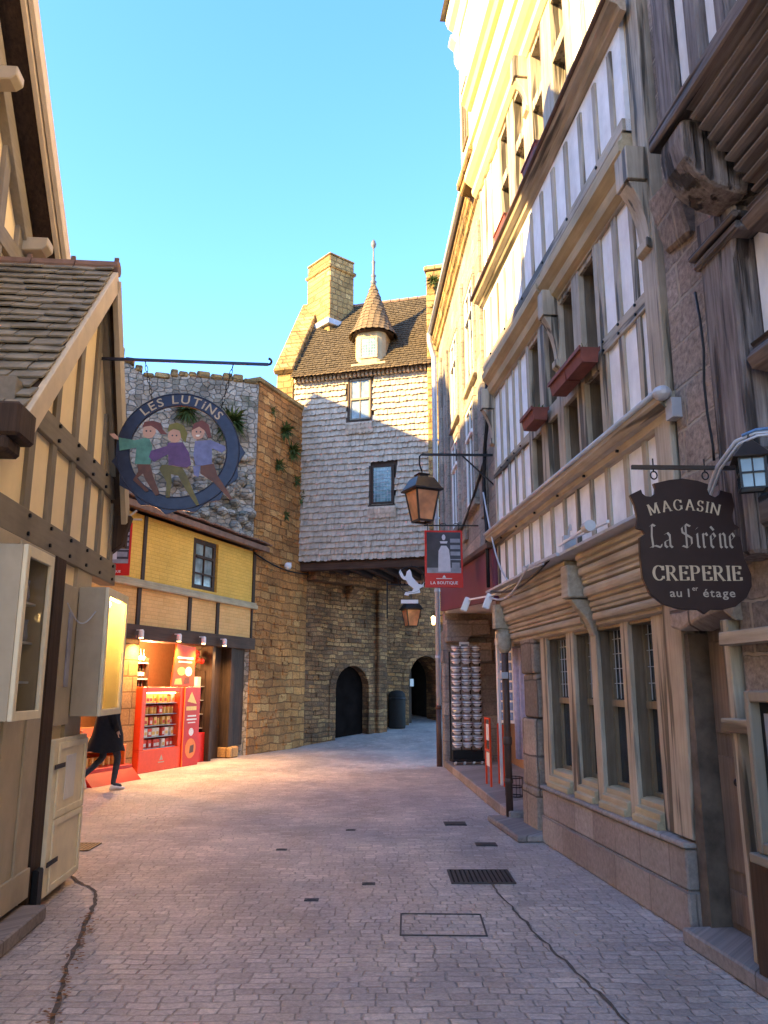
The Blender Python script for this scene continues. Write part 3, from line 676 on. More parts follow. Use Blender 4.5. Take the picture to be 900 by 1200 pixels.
B0(MB(),5.70,6.6,-.09,.02,1.84,1.92).box(5.64-O0,5.95-O0,-.09,.015,1.34,1.42).build('shutter_rail','beige_timber_h',r0,.006)
B0(MB(),5.83,7.2,-.10,.02,0,.70).build('ground_panel','dark_wood',r0,.006)
mb=r0
mc=empty('menu_case',fw(FR1,6.40,-.06,.74),FR1[1],'framed menu case on the wall at the right edge beside the plank door','menu board')
MB().box(-.38,-.33,-.09,.0,0,.84).box(.33,.38,-.09,.0,0,.84).box(-.33,.33,-.09,0,.78,.84).box(-.33,.33,-.09,0,0,.06).build('frame','taupe_timber',mc,.008)
MB().box(-.33,.33,-.03,-.001,.06,.78).build('backing','black_plastic',mc)
pg=MB()
for i in range(3):
    for j in range(2): pg.box(-.29+.2*i,-.13+.2*i,-.034,-.031,.12+.32*j,.40+.32*j)
pg.build('menu_sheets','print_grey',mc)
MB().box(-.42,.42,-.12,.02,-.05,-.001).build('ledge','taupe_timber_h',mc,.006)
# ================================================================= STONE HOUSE (R2) with shop under it
FR2=frame(1.25,17.0,.27,-6.5)
r2=empty('stone_shop_house',FR2[0],FR2[1],'grey stone house with maroon shop fascia between the timbered house and the gate','house')
MB().box(0,6.5,0,.5,3.30,9.5).box(0,.34,.0,6,0,3.30).box(.0,6.5,1.35,6,0,9.5).box(0,6.5,.5,1.35,3.30,9.5).build('wall','grey_stone_wall',r2)
MB().box(-.03,.30,-.04,.44,0,2.75).box(-.02,.32,-.06,.46,2.1,2.35).build('stone_pier','grey_stone_wall',r2,.02)
MB().px([(.0,2.95),(.9,2.95),(.9,2.65),(.5,2.62),(.42,2.5),(0,2.5)],.35,.62).px([(.3,2.49),(.95,2.49),(.95,2.12),(.5,2.08),(.36,2.2)],.35,.55).build('stepped_corbel','grey_stone_wall',r2,.02)
MB().box(.34,6.5,.02,1.34,3.1,3.29).build('ceiling','white_paint',r2)
MB().box(-.05,6.95,-.03,1.4,0,.14).build('step','granite_step',r2,.012)
MB().box(.6,6.5,1.22,1.345,.14,3.09).build('shop_back','wall_inside',r2)
MB().add([(.28,-.07,3.15),(6.5,-.07,2.72),(6.5,-.07,3.42),(.28,-.07,3.78),(.28,0,3.15),(6.5,0,2.72),(6.5,0,3.42),(.28,0,3.78)],[(0,1,2,3),(7,6,5,4),(0,4,5,1),(1,5,6,2),(2,6,7,3),(3,7,4,0)]).build('fascia','maroon',r2,.006)
MB().add([(.28,-.14,3.79),(6.5,-.14,3.43),(6.5,-.14,3.50),(.28,-.14,3.86),(.28,0,3.79),(6.5,0,3.43),(6.5,0,3.50),(.28,0,3.86)],[(0,1,2,3),(7,6,5,4),(0,4,5,1),(1,5,6,2),(2,6,7,3),(3,7,4,0)]).build('fascia_ledge','pipe_brown',r2,.004)
window(r2,1.6,3.2,.9,2.7,1.16,'dark_wood',fw_=.06,mull=1)
for a,z0,z1 in [(2.3,4.55,6.0),(4.2,4.55,6.0),(2.4,6.6,8.0),(4.4,6.6,8.0)]:
    MB().box(a-.14,a,-.05,.02,z0-.1,z1+.1).box(a+.8,a+.94,-.05,.02,z0-.1,z1+.1).box(a-.14,a+.94,-.06,.02,z1+.1,z1+.26).box(a-.2,a+1.0,-.08,.02,z0-.22,z0-.1).build('window_surround','grey_stone_wall',r2,.01)
    MB().box(a,a+.8,-.012,.004,z0-.1,z1+.1).build('window_recess','dark_room',r2)
    window(r2,a+.002,a+.798,z0-.1,z1+.1,-.045,'white_paint',fw_=.06,mull=1,transom=z1-.4,fd=.03)
for x in (1.25,1.55): MB().box(x,x+.16,-.05,.0,3.9,8.4).build('pilaster','grey_stone_wall',r2,.01)
for a in (.3,3.6,5.6): MB().box(a,a+.35,-.06,0,4.0,8.7).build('pilaster','grey_stone_wall',r2,.012)
# cornice and roof
MB().px([(0,9.15),(-.04,9.18),(-.05,9.28),(-.09,9.32),(-.11,9.42),(-.13,9.44),(-.13,9.55),(.3,9.55),(.3,9.15)],-.1,6.45).build('cornice','warm_stone_wall',r2)
MB().px([(-.18,9.56),(3,12.4),(6.2,9.56)],-.12,6.45).build('roof','slate',r2)
MB().tube([(-.14,-.19,9.6),(6.4,-.19,9.6)],.05,8).build('gutter','zinc',r2,smooth=True)
# grey downpipe
dp=empty('downpipe',fw(FR2,-.08,-.10,0),FR2[1],'long grey zinc downpipe with brown foot at the corner of the stone house','downpipe')
MB().tube([(0,-.10,9.6),(0,-.10,9.4),(0,.0,9.0),(0,0,8.7),(0,0,1.2)],.055,12).build('pipe','zinc',dp,smooth=True)
MB().tube([(0,0,1.2),(0,0,0)],.062,12).lathe([(.068,1.15),(.068,1.22)],n=12).build('foot','pipe_brown',dp,smooth=True)
c=MB()
for z in (7,5.2,3.6,2.2): c.lathe([(.06,z),(.066,z),(.066,z+.05),(.06,z+.05)],n=12).box(-.015,.015,0,.12,z+.01,z+.04)
c.build('clamps','zinc',dp)
# brown downpipe near house corner
bp=empty('downpipe',fw(FR1,.33,-.03,0),FR1[1],'dark brown iron downpipe by the stone pier next to the postcard stand','downpipe')
MB().tube([(0,0,0),(0,0,2.35)],.045,12).lathe([(.05,.9),(.056,.92),(.056,.99),(.05,1.0)],n=12).lathe([(.05,.45),(.056,.46),(.056,.5),(.05,.51)],n=12).build('pipe','pipe_brown',bp,smooth=True)
MB().lathe([(.05,2.02),(.085,2.08),(.10,2.2),(.08,2.32)],n=12).build('hopper','frieze_timber',bp,smooth=True)
MB().box(-.07,.07,-.07,.02,1.7,1.78).build('clamp','zinc',bp,.004)
# ================================================================= GATE WALLS
def arch_poly(L,H,ops,z0=-.4):
    p=[(0,z0)]
    for a,b,zb,zs,rise in ops:
        p+=[(a,z0),(a,zs)]
        for k in range(1,12):
            an=PI-PI*k/12;p.append(((a+b)/2+(b-a)/2*math.cos(an),zs+rise*math.sin(an)))
        p+=[(b,zs),(b,z0)]
    p+=[(L,z0),(L,H),(0,H)]
    return p
def ring(a,b,zs,rise,w,zb):
    o=[];i=[]
    for k in range(13):
        an=PI-PI*k/12;i.append(((a+b)/2+(b-a)/2*math.cos(an),zs+rise*math.sin(an)));o.append(((a+b)/2+((b-a)/2+w)*math.cos(an),zs+(rise+w)*math.sin(an)))
    return [(a-w,zb)]+o+[(b+w,zb),(b,zb)]+list(reversed(i))+[(a,zb)]
wa=empty('rampart_wall',(-3.28,19.9,0),math.atan2(2.6,1.08),'tall orange-brown rampart wall rising beside the yellow shop','wall')
MB().box(-.05,2.85,0,1.2,-.2,9.5).build('wall','ochre_rubble',wa)
MB().box(-.1,2.9,-.05,1.25,9.502,9.66).build('coping','warm_stone_wall',wa,.03)
def proud(par,m,L,z0,z1,n,skip=None):
    b=MB()
    for i in range(n):
        x=rnd(.05,L-.45);z=z0+.12*int(rnd(0,(z1-z0)/.12));w_=rnd(.16,.4);h_=rnd(.09,.2)
        if skip and skip(x,z,w_,h_): continue
        p=rnd(.012,.035);b.add([(x,.01,z),(x+w_,.01,z+rnd(-.01,.01)),(x+w_,.01,z+h_),(x,.01,z+h_+rnd(-.01,.01)),(x+.02,-p,z+.02),(x+w_-.02,-p*rnd(.6,1.2),z+.02),(x+w_-.025,-p,z+h_-.02),(x+.02,-p*rnd(.6,1.2),z+h_-.02)],[(4,5,6,7),(0,1,5,4),(1,2,6,5),(2,3,7,6),(3,0,4,7)])
    o=b.build('rough_stonework',m,par);o['kind']='stuff';return o
proud(wa,'ochre_rubble',2.85,.1,9.3,230)
# gate wall under the shingled house
FW1=frame(-2.2,22.5,2.2,2.5)
wb=empty('gate_wall',FW1[0],FW1[1],'brown rubble wall with the larger dark arched doorway under the shingled house','wall')
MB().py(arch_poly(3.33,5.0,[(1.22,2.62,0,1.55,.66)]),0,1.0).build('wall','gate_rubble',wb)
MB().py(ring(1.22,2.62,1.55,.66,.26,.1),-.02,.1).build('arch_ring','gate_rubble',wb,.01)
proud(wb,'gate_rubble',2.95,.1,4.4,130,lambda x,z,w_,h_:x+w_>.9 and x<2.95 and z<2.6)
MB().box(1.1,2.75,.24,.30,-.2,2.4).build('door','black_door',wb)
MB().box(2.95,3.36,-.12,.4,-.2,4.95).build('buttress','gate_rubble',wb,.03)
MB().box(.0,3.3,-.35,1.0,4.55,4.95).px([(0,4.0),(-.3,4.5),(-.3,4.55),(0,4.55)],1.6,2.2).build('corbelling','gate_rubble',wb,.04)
FW2=frame(0,25.8,2.6,1.5)
wc=empty('gate_back_wall',FW2[0],FW2[1],'pale brown wall with the smaller dark archway at the end of the street','wall')
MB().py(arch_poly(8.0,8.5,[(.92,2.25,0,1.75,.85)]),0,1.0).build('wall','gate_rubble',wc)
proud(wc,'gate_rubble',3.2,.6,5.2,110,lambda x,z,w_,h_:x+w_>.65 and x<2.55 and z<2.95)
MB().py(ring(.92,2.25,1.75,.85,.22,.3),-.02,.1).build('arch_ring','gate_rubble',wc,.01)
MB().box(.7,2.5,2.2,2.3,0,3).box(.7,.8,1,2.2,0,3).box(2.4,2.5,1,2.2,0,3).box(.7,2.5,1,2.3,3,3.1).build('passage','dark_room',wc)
MB().box(.94,1.24,.35,.42,.2,2.1).build('door','dark_wood',wc,.005)
MB().box(1.16,1.3,.30,.34,1.62,1.86).build('notice','paper',wc)
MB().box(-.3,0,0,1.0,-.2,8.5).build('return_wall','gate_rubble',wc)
bn=empty('litter_bin',fw(FW2,.3,-.3,gz(25.6)),FW2[1],'dark rounded litter bin standing by the buttress in front of the back wall','bin')
MB().lathe([(.25,0),(.27,.05),(.27,.95),(.26,1.05),(.18,1.13),(.03,1.16)],n=16).build('body','black_plastic',bn,smooth=True)
MB().lathe([(.275,.86),(.285,.87),(.285,.93),(.275,.94)],n=16).build('band','iron',bn,smooth=True)
# tower wall behind the shop
wt=empty('tower_wall',(-6.9,18.6,0),math.atan2(1.28,3.62),'rough grey stone wall with plants standing behind the yellow shop','wall')
MB().py([(0,-.2),(3.80,-.2),(3.80,9.45),(1.9,9.5),(.9,9.3),(0,9.9)],0,1.2).build('wall','tower_rubble',wt)
c=MB();x=0
while x<3.75:
    w=rnd(.2,.42);zt=9.9-.67*x if x<.9 else 9.3+.2*min((x-.9),1);c.box(x,min(x+w-.02,3.8),-.04,1.22,zt-.06,zt+rnd(.06,.16));x+=w
c.build('coping','warm_stone_wall',wt,.03)
# protruding round stones that make the lower right of that wall lumpy
st=MB()
for i in range(70):
    x=rnd(1.8,3.7);z=rnd(5.2,7.4);r=rnd(.09,.2)
    st.ball((x,-.02,z),r,8,.8)
st.build('field_stones','tower_rubble',wt,smooth=True)
def plant(loc,label,n=60,size=.3,grp='ferns growing on the walls'):
    b=MB()
    for i in range(n*4):
        a=rnd(0,2*PI);e=rnd(-1.1,1.1);l=size*rnd(.25,1.05)*(1+.35*math.sin(3*a));d=Vector((math.cos(a)*math.cos(e),-abs(math.sin(a))*math.cos(e)*.8,math.sin(e)));p=d*rnd(0,.1);q=d*l+Vector((0,0,-.25*l))
        w=Vector((-d.y,d.x,rnd(-.5,.5))).normalized()*.016*size/.3*rnd(.6,1.5)
        m=(p+q)/2+Vector((0,0,.08*l));b.add([p,m-w,q,m+w],[(0,1,2,3)])
    o=b.build('fern',M['leaf']);o.location=loc;tag(o,label,'plant',grp);return o
FWA=((-3.28,19.9,0),math.atan2(2.6,1.08))
for s,z,l,nn,sz in [(1.3,8.55,'green fern on the orange rampart wall, the highest clump',80,.38),(1.75,8.1,'green fern on the orange rampart wall, the clump nearest the shingles',80,.36),(1.0,7.5,'green fern tuft low on the orange rampart wall',50,.28),(.6,8.9,'dry fern tuft just under the coping of the orange rampart wall',40,.2),(2.0,7.3,'fern tuft in the middle of the orange rampart wall',50,.24),(1.5,6.2,'lowest fern tuft on the orange rampart wall',35,.2),(2.4,6.9,'small green fern tuft on the orange rampart wall edge beside the shingles',50,.26)]:
    plant(fw(FWA,s,-.03,z),l,nn,sz)
plant(fw(((-6.9,18.6,0),math.atan2(1.28,3.62)),3.1,-.05,8.3),'leafy green clump on the grey stone wall above the round hanging sign',140,.55)
plant(fw(((-6.9,18.6,0),math.atan2(1.28,3.62)),2.0,-.05,8.5),'leafy green clump on the grey stone wall behind the round hanging sign',90,.45)
# ================================================================= SHINGLED HOUSE OVER THE GATE
FH=frame(-2.65,22.1,3.77,-1.02)
hs=empty('shingled_gatehouse',(FH[0][0],FH[0][1],0),FH[1],'shingle-clad house with conical dormer bridging the street over the gate','house')
H=hs
MB().box(.02,4.12,.06,3.8,5.0,10.6).build('core','dark_wood',hs)
def wclip(u,v):
    z=5.02+v
    if 1.66<u<2.40 and 9.0<z<10.35:return False
    if 2.32<u<3.06 and 6.5<z<7.72:return False
    return True
sh=MB();tiles(sh,(.0,.045,5.02),(1,0,0),(0,0,1),4.14,5.5,.125,.172,.024,1.1,.25,.10,wclip,1.2,.05)
sh.build('shingles','shingle_wood',hs)
sh=MB();tiles(sh,(4.14,.05,5.02),(0,1,0),(0,0,1),3.7,5.5,.115,.178,.014,1.0,.2,.3,None,1.3,.1);sh.build('side_shingles','shingle_wood',hs)
sh=MB();tiles(sh,(2.4,3.3,4.72),(1,0,0),(0,0,1),1.8,.34,.115,.17,.014,1.0,.2,.35,None,1.3,.1);sh.build('rear_shingles','shingle_wood',hs)
b=MB().box(.0,4.1,.1,.3,4.78,5.0).box(0,4.1,3.4,3.7,4.72,5.0)
for i in range(9): b.box(.2+.45*i,.36+.45*i,.3,3.4,4.82,4.99)
b.build('floor_beams','dark_wood_h',hs,.01)
MB().box(0,4.1,.3,3.4,4.99,5.02).build('soffit','dark_wood',hs)
for (a,b_,z0,z1,g_) in [(1.72,2.34,9.06,10.3,'window_glass_pale'),(2.38,3.0,6.56,7.66,'leaded_glass')]:
    MB().box(a-.06,a,-.03,.1,z0-.04,z1).box(b_,b_+.04,-.03,.1,z0-.04,z1).box(a-.08,b_+.06,-.08,.1,z0-.12,z0-.042).build('window_surround','dark_wood',hs,.006)
    window(hs,a,b_,z0,z1,-.0,'dark_wood' if z0<8 else 'taupe_timber',g_,.05,mull=1 if z0>8 else 0,transom=z0+.62 if z0>8 else None,lat=[(z0+.06,z1-.06)] if z0<8 else None,dx=.09,dz=.11,latm='zinc')
    s2=MB();tiles(s2,(a-.1,-.02,z0-.42),(1,0,0),(0,-.25,1),b_-a+.2,.28,.1,.13,.012,1,.2,.3);s2.build('apron_shingles','shingle_wood',hs)
# stone gable end with sloping parapet
MB().px([(.0,4.0),(-.03,10.75),(2.2,13.9),(3.8,12.0),(3.8,4.0)],-.55,-.02).build('gable_wall','warm_stone_wall',hs,.02)
k=MB()
for i in range(11):
    p=Vector((0,-.12+2.3*i/11,10.72+3.25*i/11));q=Vector((0,-.12+2.3*(i+1)/11-.01,10.72+3.25*(i+1)/11-.014));k.bar((-.30,p.y,p.z),(-.30,q.y,q.z),.64,.2)
k.build('coping','warm_stone_wall',hs,.03)
# roof
MB().add([(-.02,-.22,10.48),(4.15,-.22,10.48),(4.15,2.2,13.72),(-.02,2.2,13.72),(4.15,4.3,11.0),(-.02,4.3,11.0)],[(0,1,2,3),(3,2,4,5),(0,3,5),(1,4,2)]).build('roof_deck','dark_wood',hs)
rl=math.hypot(2.42,3.24);rf=MB();tiles(rf,(-.02,-.26,10.47),(1,0,0),(0,2.42,3.24),4.2,rl+.05,.13,.125,.014,1,.2,0,None,1.35,.08);rf.build('roof','roof_shingle',hs)
rr=MB();tiles(rr,(-.02,-.30,10.40),(1,0,0),(0,2.42,3.24),4.2,.2,.13,.13,.02,1,.2,.2,None,1.3,.1);rr.build('eaves_course','cone_shingle',hs)
rd=MB()
for i in range(14): rd.tube([(-.0+.3*i,2.2,13.74),(.28+.3*i,2.2,13.75)],.085,8)
rd.build('ridge','ridge_tile',hs,smooth=False)
# row of small corbels below eaves
e=MB()
for i in range(34): e.box(.03+.122*i,.09+.122*i,-.12,.05,10.34,10.46)
e.build('dentils','shingle_wood',hs)
# dormer turret
dm=MB()
pts=[(1.86,1.6),(1.86,.10),(1.95,-.03),(2.08,-.1),(2.55,-.1),(2.68,-.03),(2.77,.10),(2.77,1.6)]
dm.pz(pts,10.68,11.78);dm.build('dormer','dormer_render',hs,.01)
MB().box(1.80,2.83,-.16,.1,10.60,10.70).build('dormer_sill','dormer_render',hs,.01)
window(hs,2.05,2.58,10.86,11.52,-.135,'olive_moulding','leaded_glass',.05,lat=[(10.92,11.46)],dx=.08,dz=.09,fd=.03)
cn=MB();ccx,ccy,zb=2.32,.36,11.70
for j in range(15):
    z=zb+j*.115;rad=.63*(1-j/16.5)*(1+.12*(1-min(j,4)/4));nn=max(7,int(24*rad/.63))
    for i in range(nn):
        a=2*PI*(i+(.5 if j%2 else 0))/nn;w=PI/nn*.93
        z2=z+.15;rb=rad+.022;rt=.63*(1-(j+1.3)/16.5)*(1+.12*(1-min(j+1,4)/4))+.004
        def q(aa,r,zz): return (ccx+r*math.cos(aa),ccy+r*math.sin(aa),zz)
        zz=z-rnd(0,.02)
        cn.add([q(a-w,rb,zz+.02),q(a,rb,zz),q(a+w,rb,zz+.02),q(a+w,rt,z2),q(a-w,rt,z2),q(a-w,rb-.02,zz+.02),q(a,rb-.02,zz),q(a+w,rb-.02,zz+.02)],[(0,1,2,3,4),(5,6,1,0),(6,7,2,1),(2,7,3),(0,4,5)])
cn.build('turret_roof','cone_shingle',hs)
MB().lathe([(.59,zb-.02),(.61,zb+.02),(.05,zb+1.70),(.02,zb+1.72)],(ccx,ccy,0),24).build('turret_core','dark_wood',hs)
fz=zb+1.66
MB().lathe([(.085,fz),(.07,fz+.1),(.10,fz+.14),(.05,fz+.2),(.06,fz+.3),(.085,fz+.34),(.04,fz+.4),(.045,fz+.75),(.06,fz+.8),(.025,fz+.86),(.02,fz+1.25),(.07,fz+1.32),(.085,fz+1.4),(.05,fz+1.5),(.01,fz+1.56)],(ccx,ccy,0),12).build('finial','lead_dark',hs,smooth=True)
# chimney on the left gable
ch=MB();cp=Matrix.Translation((.38,2.0,0))@Matrix.Rotation(R(-34),4,'Z')
c1=MB().box(-.62,.62,-.5,.5,11.6,15.2).move(cp);c1.build('chimney','warm_stone_wall',hs,.03)
MB().box(-.68,.68,-.56,.56,14.75,14.87).box(-.64,.64,-.52,.52,15.2,15.28).move(cp).build('chimney_cap','warm_stone_wall',hs,.03)
MB().box(-.72,.72,-.62,.62,12.75,12.95).move(cp).build('chimney_flashing','zinc',hs,.02)
# stack at the right
sk=empty('chimney_stack',fw(FH,4.45,.0,0),FH[1],'broad ochre stone stack with weeds between the gatehouse and the right-hand row','chimney')
MB().box(-.40,.62,-.2,.95,5.0,13.3).box(-.26,.62,-.12,.95,3.2,5.0).build('shaft','warm_stone_wall',sk,.03)
MB().box(-.46,.68,-.26,1.0,13.3,13.45).build('cap','warm_stone_wall',sk,.03)
plant(fw(FH,4.3,-.3,12.9),'weeds at the top of the ochre stone stack',60,.3,'weeds on the ochre stack')
plant(fw(FH,4.3,-.26,12.1),'weeds lower on the ochre stone stack',40,.22,'weeds on the ochre stack')
# ================================================================= LEFT CREAM HOUSE (L1)
FL1=frame(-2.64,6.5,-.0899,.996)
l1=empty('cream_timbered_house',FL1[0],FL1[1],'cream and taupe half-timbered house with slate gable roof at left','house')
apex=(.35,5.42);ea=(-1.52,3.36);eb=(1.38,3.30)
gp=[(-1.9,.0),(.74,.0),(.74,2.62),(1.5,2.62),(1.5,3.25),(apex[0],apex[1]-.1),(-1.42,3.3),(-1.9,2.9)]
MB().py(gp,0,5).build('wall','cream_plaster',l1)
y0=-.03;T=Multi('stud','taupe_timber',l1,.004)
def gtop(x): return (3.3+(apex[1]-.16-3.3)*(x+1.42)/(apex[0]+1.42)) if x<apex[0] else (apex[1]-.16-(apex[1]-.16-3.2)*(x-apex[0])/(1.5-apex[0]))
for x in [-1.06,-.58,-.07,.42,.88,1.36]:
    T.box(x-.055,x+.055,y0,.1,2.82,3.44)
    zt=gtop(x)-.12
    if zt>3.7: T.box(x-.055,x+.055,y0,.1,3.64,zt)
T.build('studs','taupe_timber',l1,.004)
Multi('rail','taupe_timber_h',l1,.005).box(-1.5,1.5,-.04,.1,3.44,3.64).box(-1.9,1.52,-.045,.1,2.6,2.82)
Multi('rafter','taupe_timber',l1,.004).bar((-1.42,-.02,3.42),(apex[0],-.02,5.28),.09,.16).bar((apex[0],-.02,5.28),(1.48,-.02,3.3),.09,.16).build('rafters','taupe_timber',l1,.004)
pg=Multi('peg','iron',l1)
for x in [-1.06,-.58,-.07,.42,.88,1.36]:
    for z in (3.48,3.6,2.65,2.78): pg.tube([(x+.02,-.03,z),(x+.02,-.06,z)],.016,6)
pg.build('pegs','iron',l1)
# roof
nu=Vector((0,0,1));sl=math.hypot(apex[0]-ea[0],apex[1]-ea[1]);ov=.13
def roofside(e,sgn,nm):
    d=Vector((apex[0]-e[0],0,apex[1]-e[1]+.02));L=d.length
    nrm=Vector((-d.z,0,d.x)).normalized()*(1 if sgn>0 else -1)
    rf=MB()
    if sgn>0: tiles(rf,Vector((e[0],4.6,e[1]))+nrm*.04,(0,-1,0),d,4.6+ov,L,.24,.14,.016,1,.15,0,None,1.3,.04)
    else: tiles(rf,Vector((e[0],-ov,e[1]))+nrm*.04,(0,1,0),d,4.6+ov,L,.24,.14,.016,1,.15,0,None,1.3,.04)
    rf.build(nm,'slate_moss' if sgn>0 else 'slate',l1)
    a=Vector((e[0],-ov,e[1]));b_=Vector((apex[0],-ov,apex[1]));dk=MB()
    vs=[a,b_,b_+Vector((0,4.6+ov,0)),a+Vector((0,4.6+ov,0))];dk.add([v-nrm*.02 for v in vs]+[v+nrm*.03 for v in vs],[(0,1,2,3),(7,6,5,4),(0,4,5,1),(1,5,6,2),(2,6,7,3),(3,7,4,0)]);dk.build('roof_deck','dark_wood',l1)
    MB().bar(a+Vector((0,-.012,-.07)),b_+Vector((0,-.012,-.07)),.05,.17).build('bargeboard','cream_board' if sgn>0 else 'taupe_paint',l1,.004)
roofside(ea,1,'roof_slope');roofside(eb,-1,'roof_slope')
rd=MB()
for i in range(12):
    yy=-.16+.4*i;rd.tube([(apex[0],yy,apex[1]+.05),(apex[0],yy+.39,apex[1]+.05)],.075,8).box(apex[0]-.012,apex[0]+.012,yy+.01,yy+.05,apex[1]+.1,apex[1]+.165)
rd.build('ridge_tiles','ridge_tile',l1)
MB().box(-1.86,-1.56,-.22,4.5,3.12,3.34).box(-1.86,-1.62,-.16,4.4,3.02,3.119).build('eaves_box','dark_wood',l1,.02)
MB().px([(0,2.9),(-.12,3.0),(-.2,3.3),(0,3.3)],1.36,1.48).build('bracket','dark_wood',l1,.01)
MB().box(1.5,1.62,-.12,.3,3.0,3.35).build('purlin_end','dark_wood',l1,.01)
# ground floor joinery
MB().box(-1.9,-.40,-.05,.1,.12,2.6).build('shopfront_panel','taupe_paint',l1,.006)
MB().box(-.39,-.14,-.06,.1,.05,2.6).build('door_post','dark_wood',l1,.006)
MB().box(.28,.735,-.03,.1,.05,2.6).build('shopfront_wall','taupe_paint',l1)
MB().box(-.14,.28,.02,.1,0,2.6).build('door_recess','dark_room',l1)
for x_ in (-1.62,-1.18,-.74): MB().box(x_,x_+.05,-.066,-.05,.14,2.58).build('panel_trim','taupe_paint',l1,.003)
MB().box(-1.88,-.42,-.075,-.05,.14,.34).build('skirting','taupe_paint',l1,.004)
MB().box(-2.5,-.45,-.22,.1,0,.1).build('step','granite_step',l1,.012)
sp=MB().box(-.12,.25,-.06,-.005,1.30,2.42).build('slotted_shutter','taupe_paint',l1,.005)
MB().box(.02,.11,-.075,-.061,1.6,2.2).build('slot','print_grey',sp,.004)
hd=MB().box(-.14,.76,-.09,-.045,.06,1.2).build('half_door','cream_paint',l1,.005)
f=MB()
for z0,z1 in ((.13,.55),(.66,1.12)):
    f.box(.0,.68,-.105,-.091,z0-.05,z0).box(.0,.68,-.105,-.091,z1,z1+.05).box(-.05,.0,-.105,-.091,z0-.05,z1+.05).box(.68,.74,-.105,-.091,z0-.05,z1+.05)
f.build('door_frame','cream_paint',hd,.003)
MB().box(.18,.44,-.098,-.092,.72,1.06).build('notice','paper',hd)
for z_ in (.28,.98): MB().box(-.16,.10,-.112,-.1055,z_,z_+.035).build('hinge','iron',hd)
MB().box(-.34,-.22,-.11,-.06,-.05,.3).build('door_foot','iron',l1,.01)
def case(s0,s1,z0,z1,d,lit):
    c=MB().box(s0,s0+.03,-d,-.05,z0,z1).box(s1-.03,s1,-d,-.05,z0,z1).box(s0+.03,s1-.03,-d,-.05,z0,z0+.03).box(s0+.03,s1-.03,-d,-.05,z1-.03,z1).box(s0+.03,s1-.03,-.085,-.05,z0+.03,z1-.03).build('display_case','taupe_paint',l1,.003)
    e=-d-.03
    MB().box(s0,s0+.055,e,-d-.001,z0,z1).box(s1-.055,s1,e,-d-.001,z0,z1).box(s0+.055,s1-.055,e,-d-.001,z0,z0+.055).box(s0+.055,s1-.055,e,-d-.001,z1-.07,z1).build('case_frame','cream_paint',c,.004)
    MB().box(s0+.031,s1-.031,-.095,-.086,z0+.031,z1-.031).build('case_lining','yellow_board' if lit else 'cream_plaster',c)
    if lit:
        MB().box(s0+.06,s1-.06,-d+.03,-d+.06,z1-.065,z1-.04).build('lamp','lamp_lit',c)
        MB().box(s0+.14,s0+.34,-.10,-.096,z0+.12,z0+.42).box(s0+.3,s0+.5,-.10,-.096,z0+.6,z0+.85).box(s0+.08,s0+.24,-.10,-.096,z0+.55,z0+.8).build('notice','paper',c)
    else:
        it=MB()
        for i in range(3):
            it.box(s0+.06,s1-.06,-d+.05,-.1,z0+.22+.25*i,z0+.235+.25*i)
        it.build('glass_shelf','lead',c)
        it=MB()
        for k in range(16):
            x=rnd(s0+.08,s1-.08);j=random.randint(0,3);it.lathe([(.02,0),(.03,.03),(.02,.1),(.026,.14)],(x,rnd(-d+.08,-.13),z0+.04+ (0 if j==0 else .2+.25*(j-1))),8)
        it.build('trinkets','print_grey',c)
    MB().box(s0+.05,s1-.05,-d-.008,-d-.004,z0+.05,z1-.06).build('pane','clear_glass',c)
case(-1.72,-1.20,1.40,2.46,.27,False)
case(.30,1.05,1.36,2.44,.27,True)
ch=MB();ch.tube([(-.1+.4*i/12,-.08-.12*i/12,2.26-.03*i/12-.13*math.sin(PI*i/12)) for i in range(13)],.006,6);ch.build('door_chain','zinc',l1)
def light(name,kind,loc,energy,col,size=.1,rot=None,spot=None):
    L=bpy.data.lights.new(name,kind);L.energy=energy;L.color=col
    if kind=='SPOT': L.spot_size=spot or R(110);L.spot_blend=.8
    if kind in('POINT','SPOT'): L.shadow_soft_size=size
    o=bpy.data.objects.new(name,L);COL.objects.link(o);o.location=loc
    if rot:o.rotation_euler=rot
    return o
light('case_lamp','POINT',fw(FL1,.67,-.19,2.33),5,(1,.72,.2),.04)
# ================================================================= FAR-LEFT TALL HOUSE (L0)
FL0=frame(-3.5,7.94,-.0899,.996)
l0=empty('tall_cream_house',FL0[0],FL0[1],'taller cream timbered house rising behind the slate roof at the far left','house')
ap=(-3.6,10.35);en=(-6.6,6.1);ef=(.12,6.12)
MB().py([(-6.3,0),(-.25,0),(-.25,6.0),(-.25,6.2),(-3.6,9.95),(-6.3,6.2)],.3,6).build('wall','cream_plaster',l0)
T=Multi('stud','taupe_timber',l0,.005)
for x in [-.62,-1.12,-1.62,-2.1,-2.6,-3.2]:
    T.box(x-.07,x+.07,.25,.4,5.0,min(9.2,6.2+(-.25-x)*1.065)-.15)
T.build('studs','taupe_timber',l0,.005)
Multi('rail','taupe_timber_h',l0,.005).box(-6.3,-.25,.24,.4,5.72,5.92).box(-6.3,-1.5,.24,.4,7.3,7.46).bar((-.4,.26,6.0),(-3.1,.26,9.0),.1,.2).build('rails','taupe_timber_h',l0,.005)
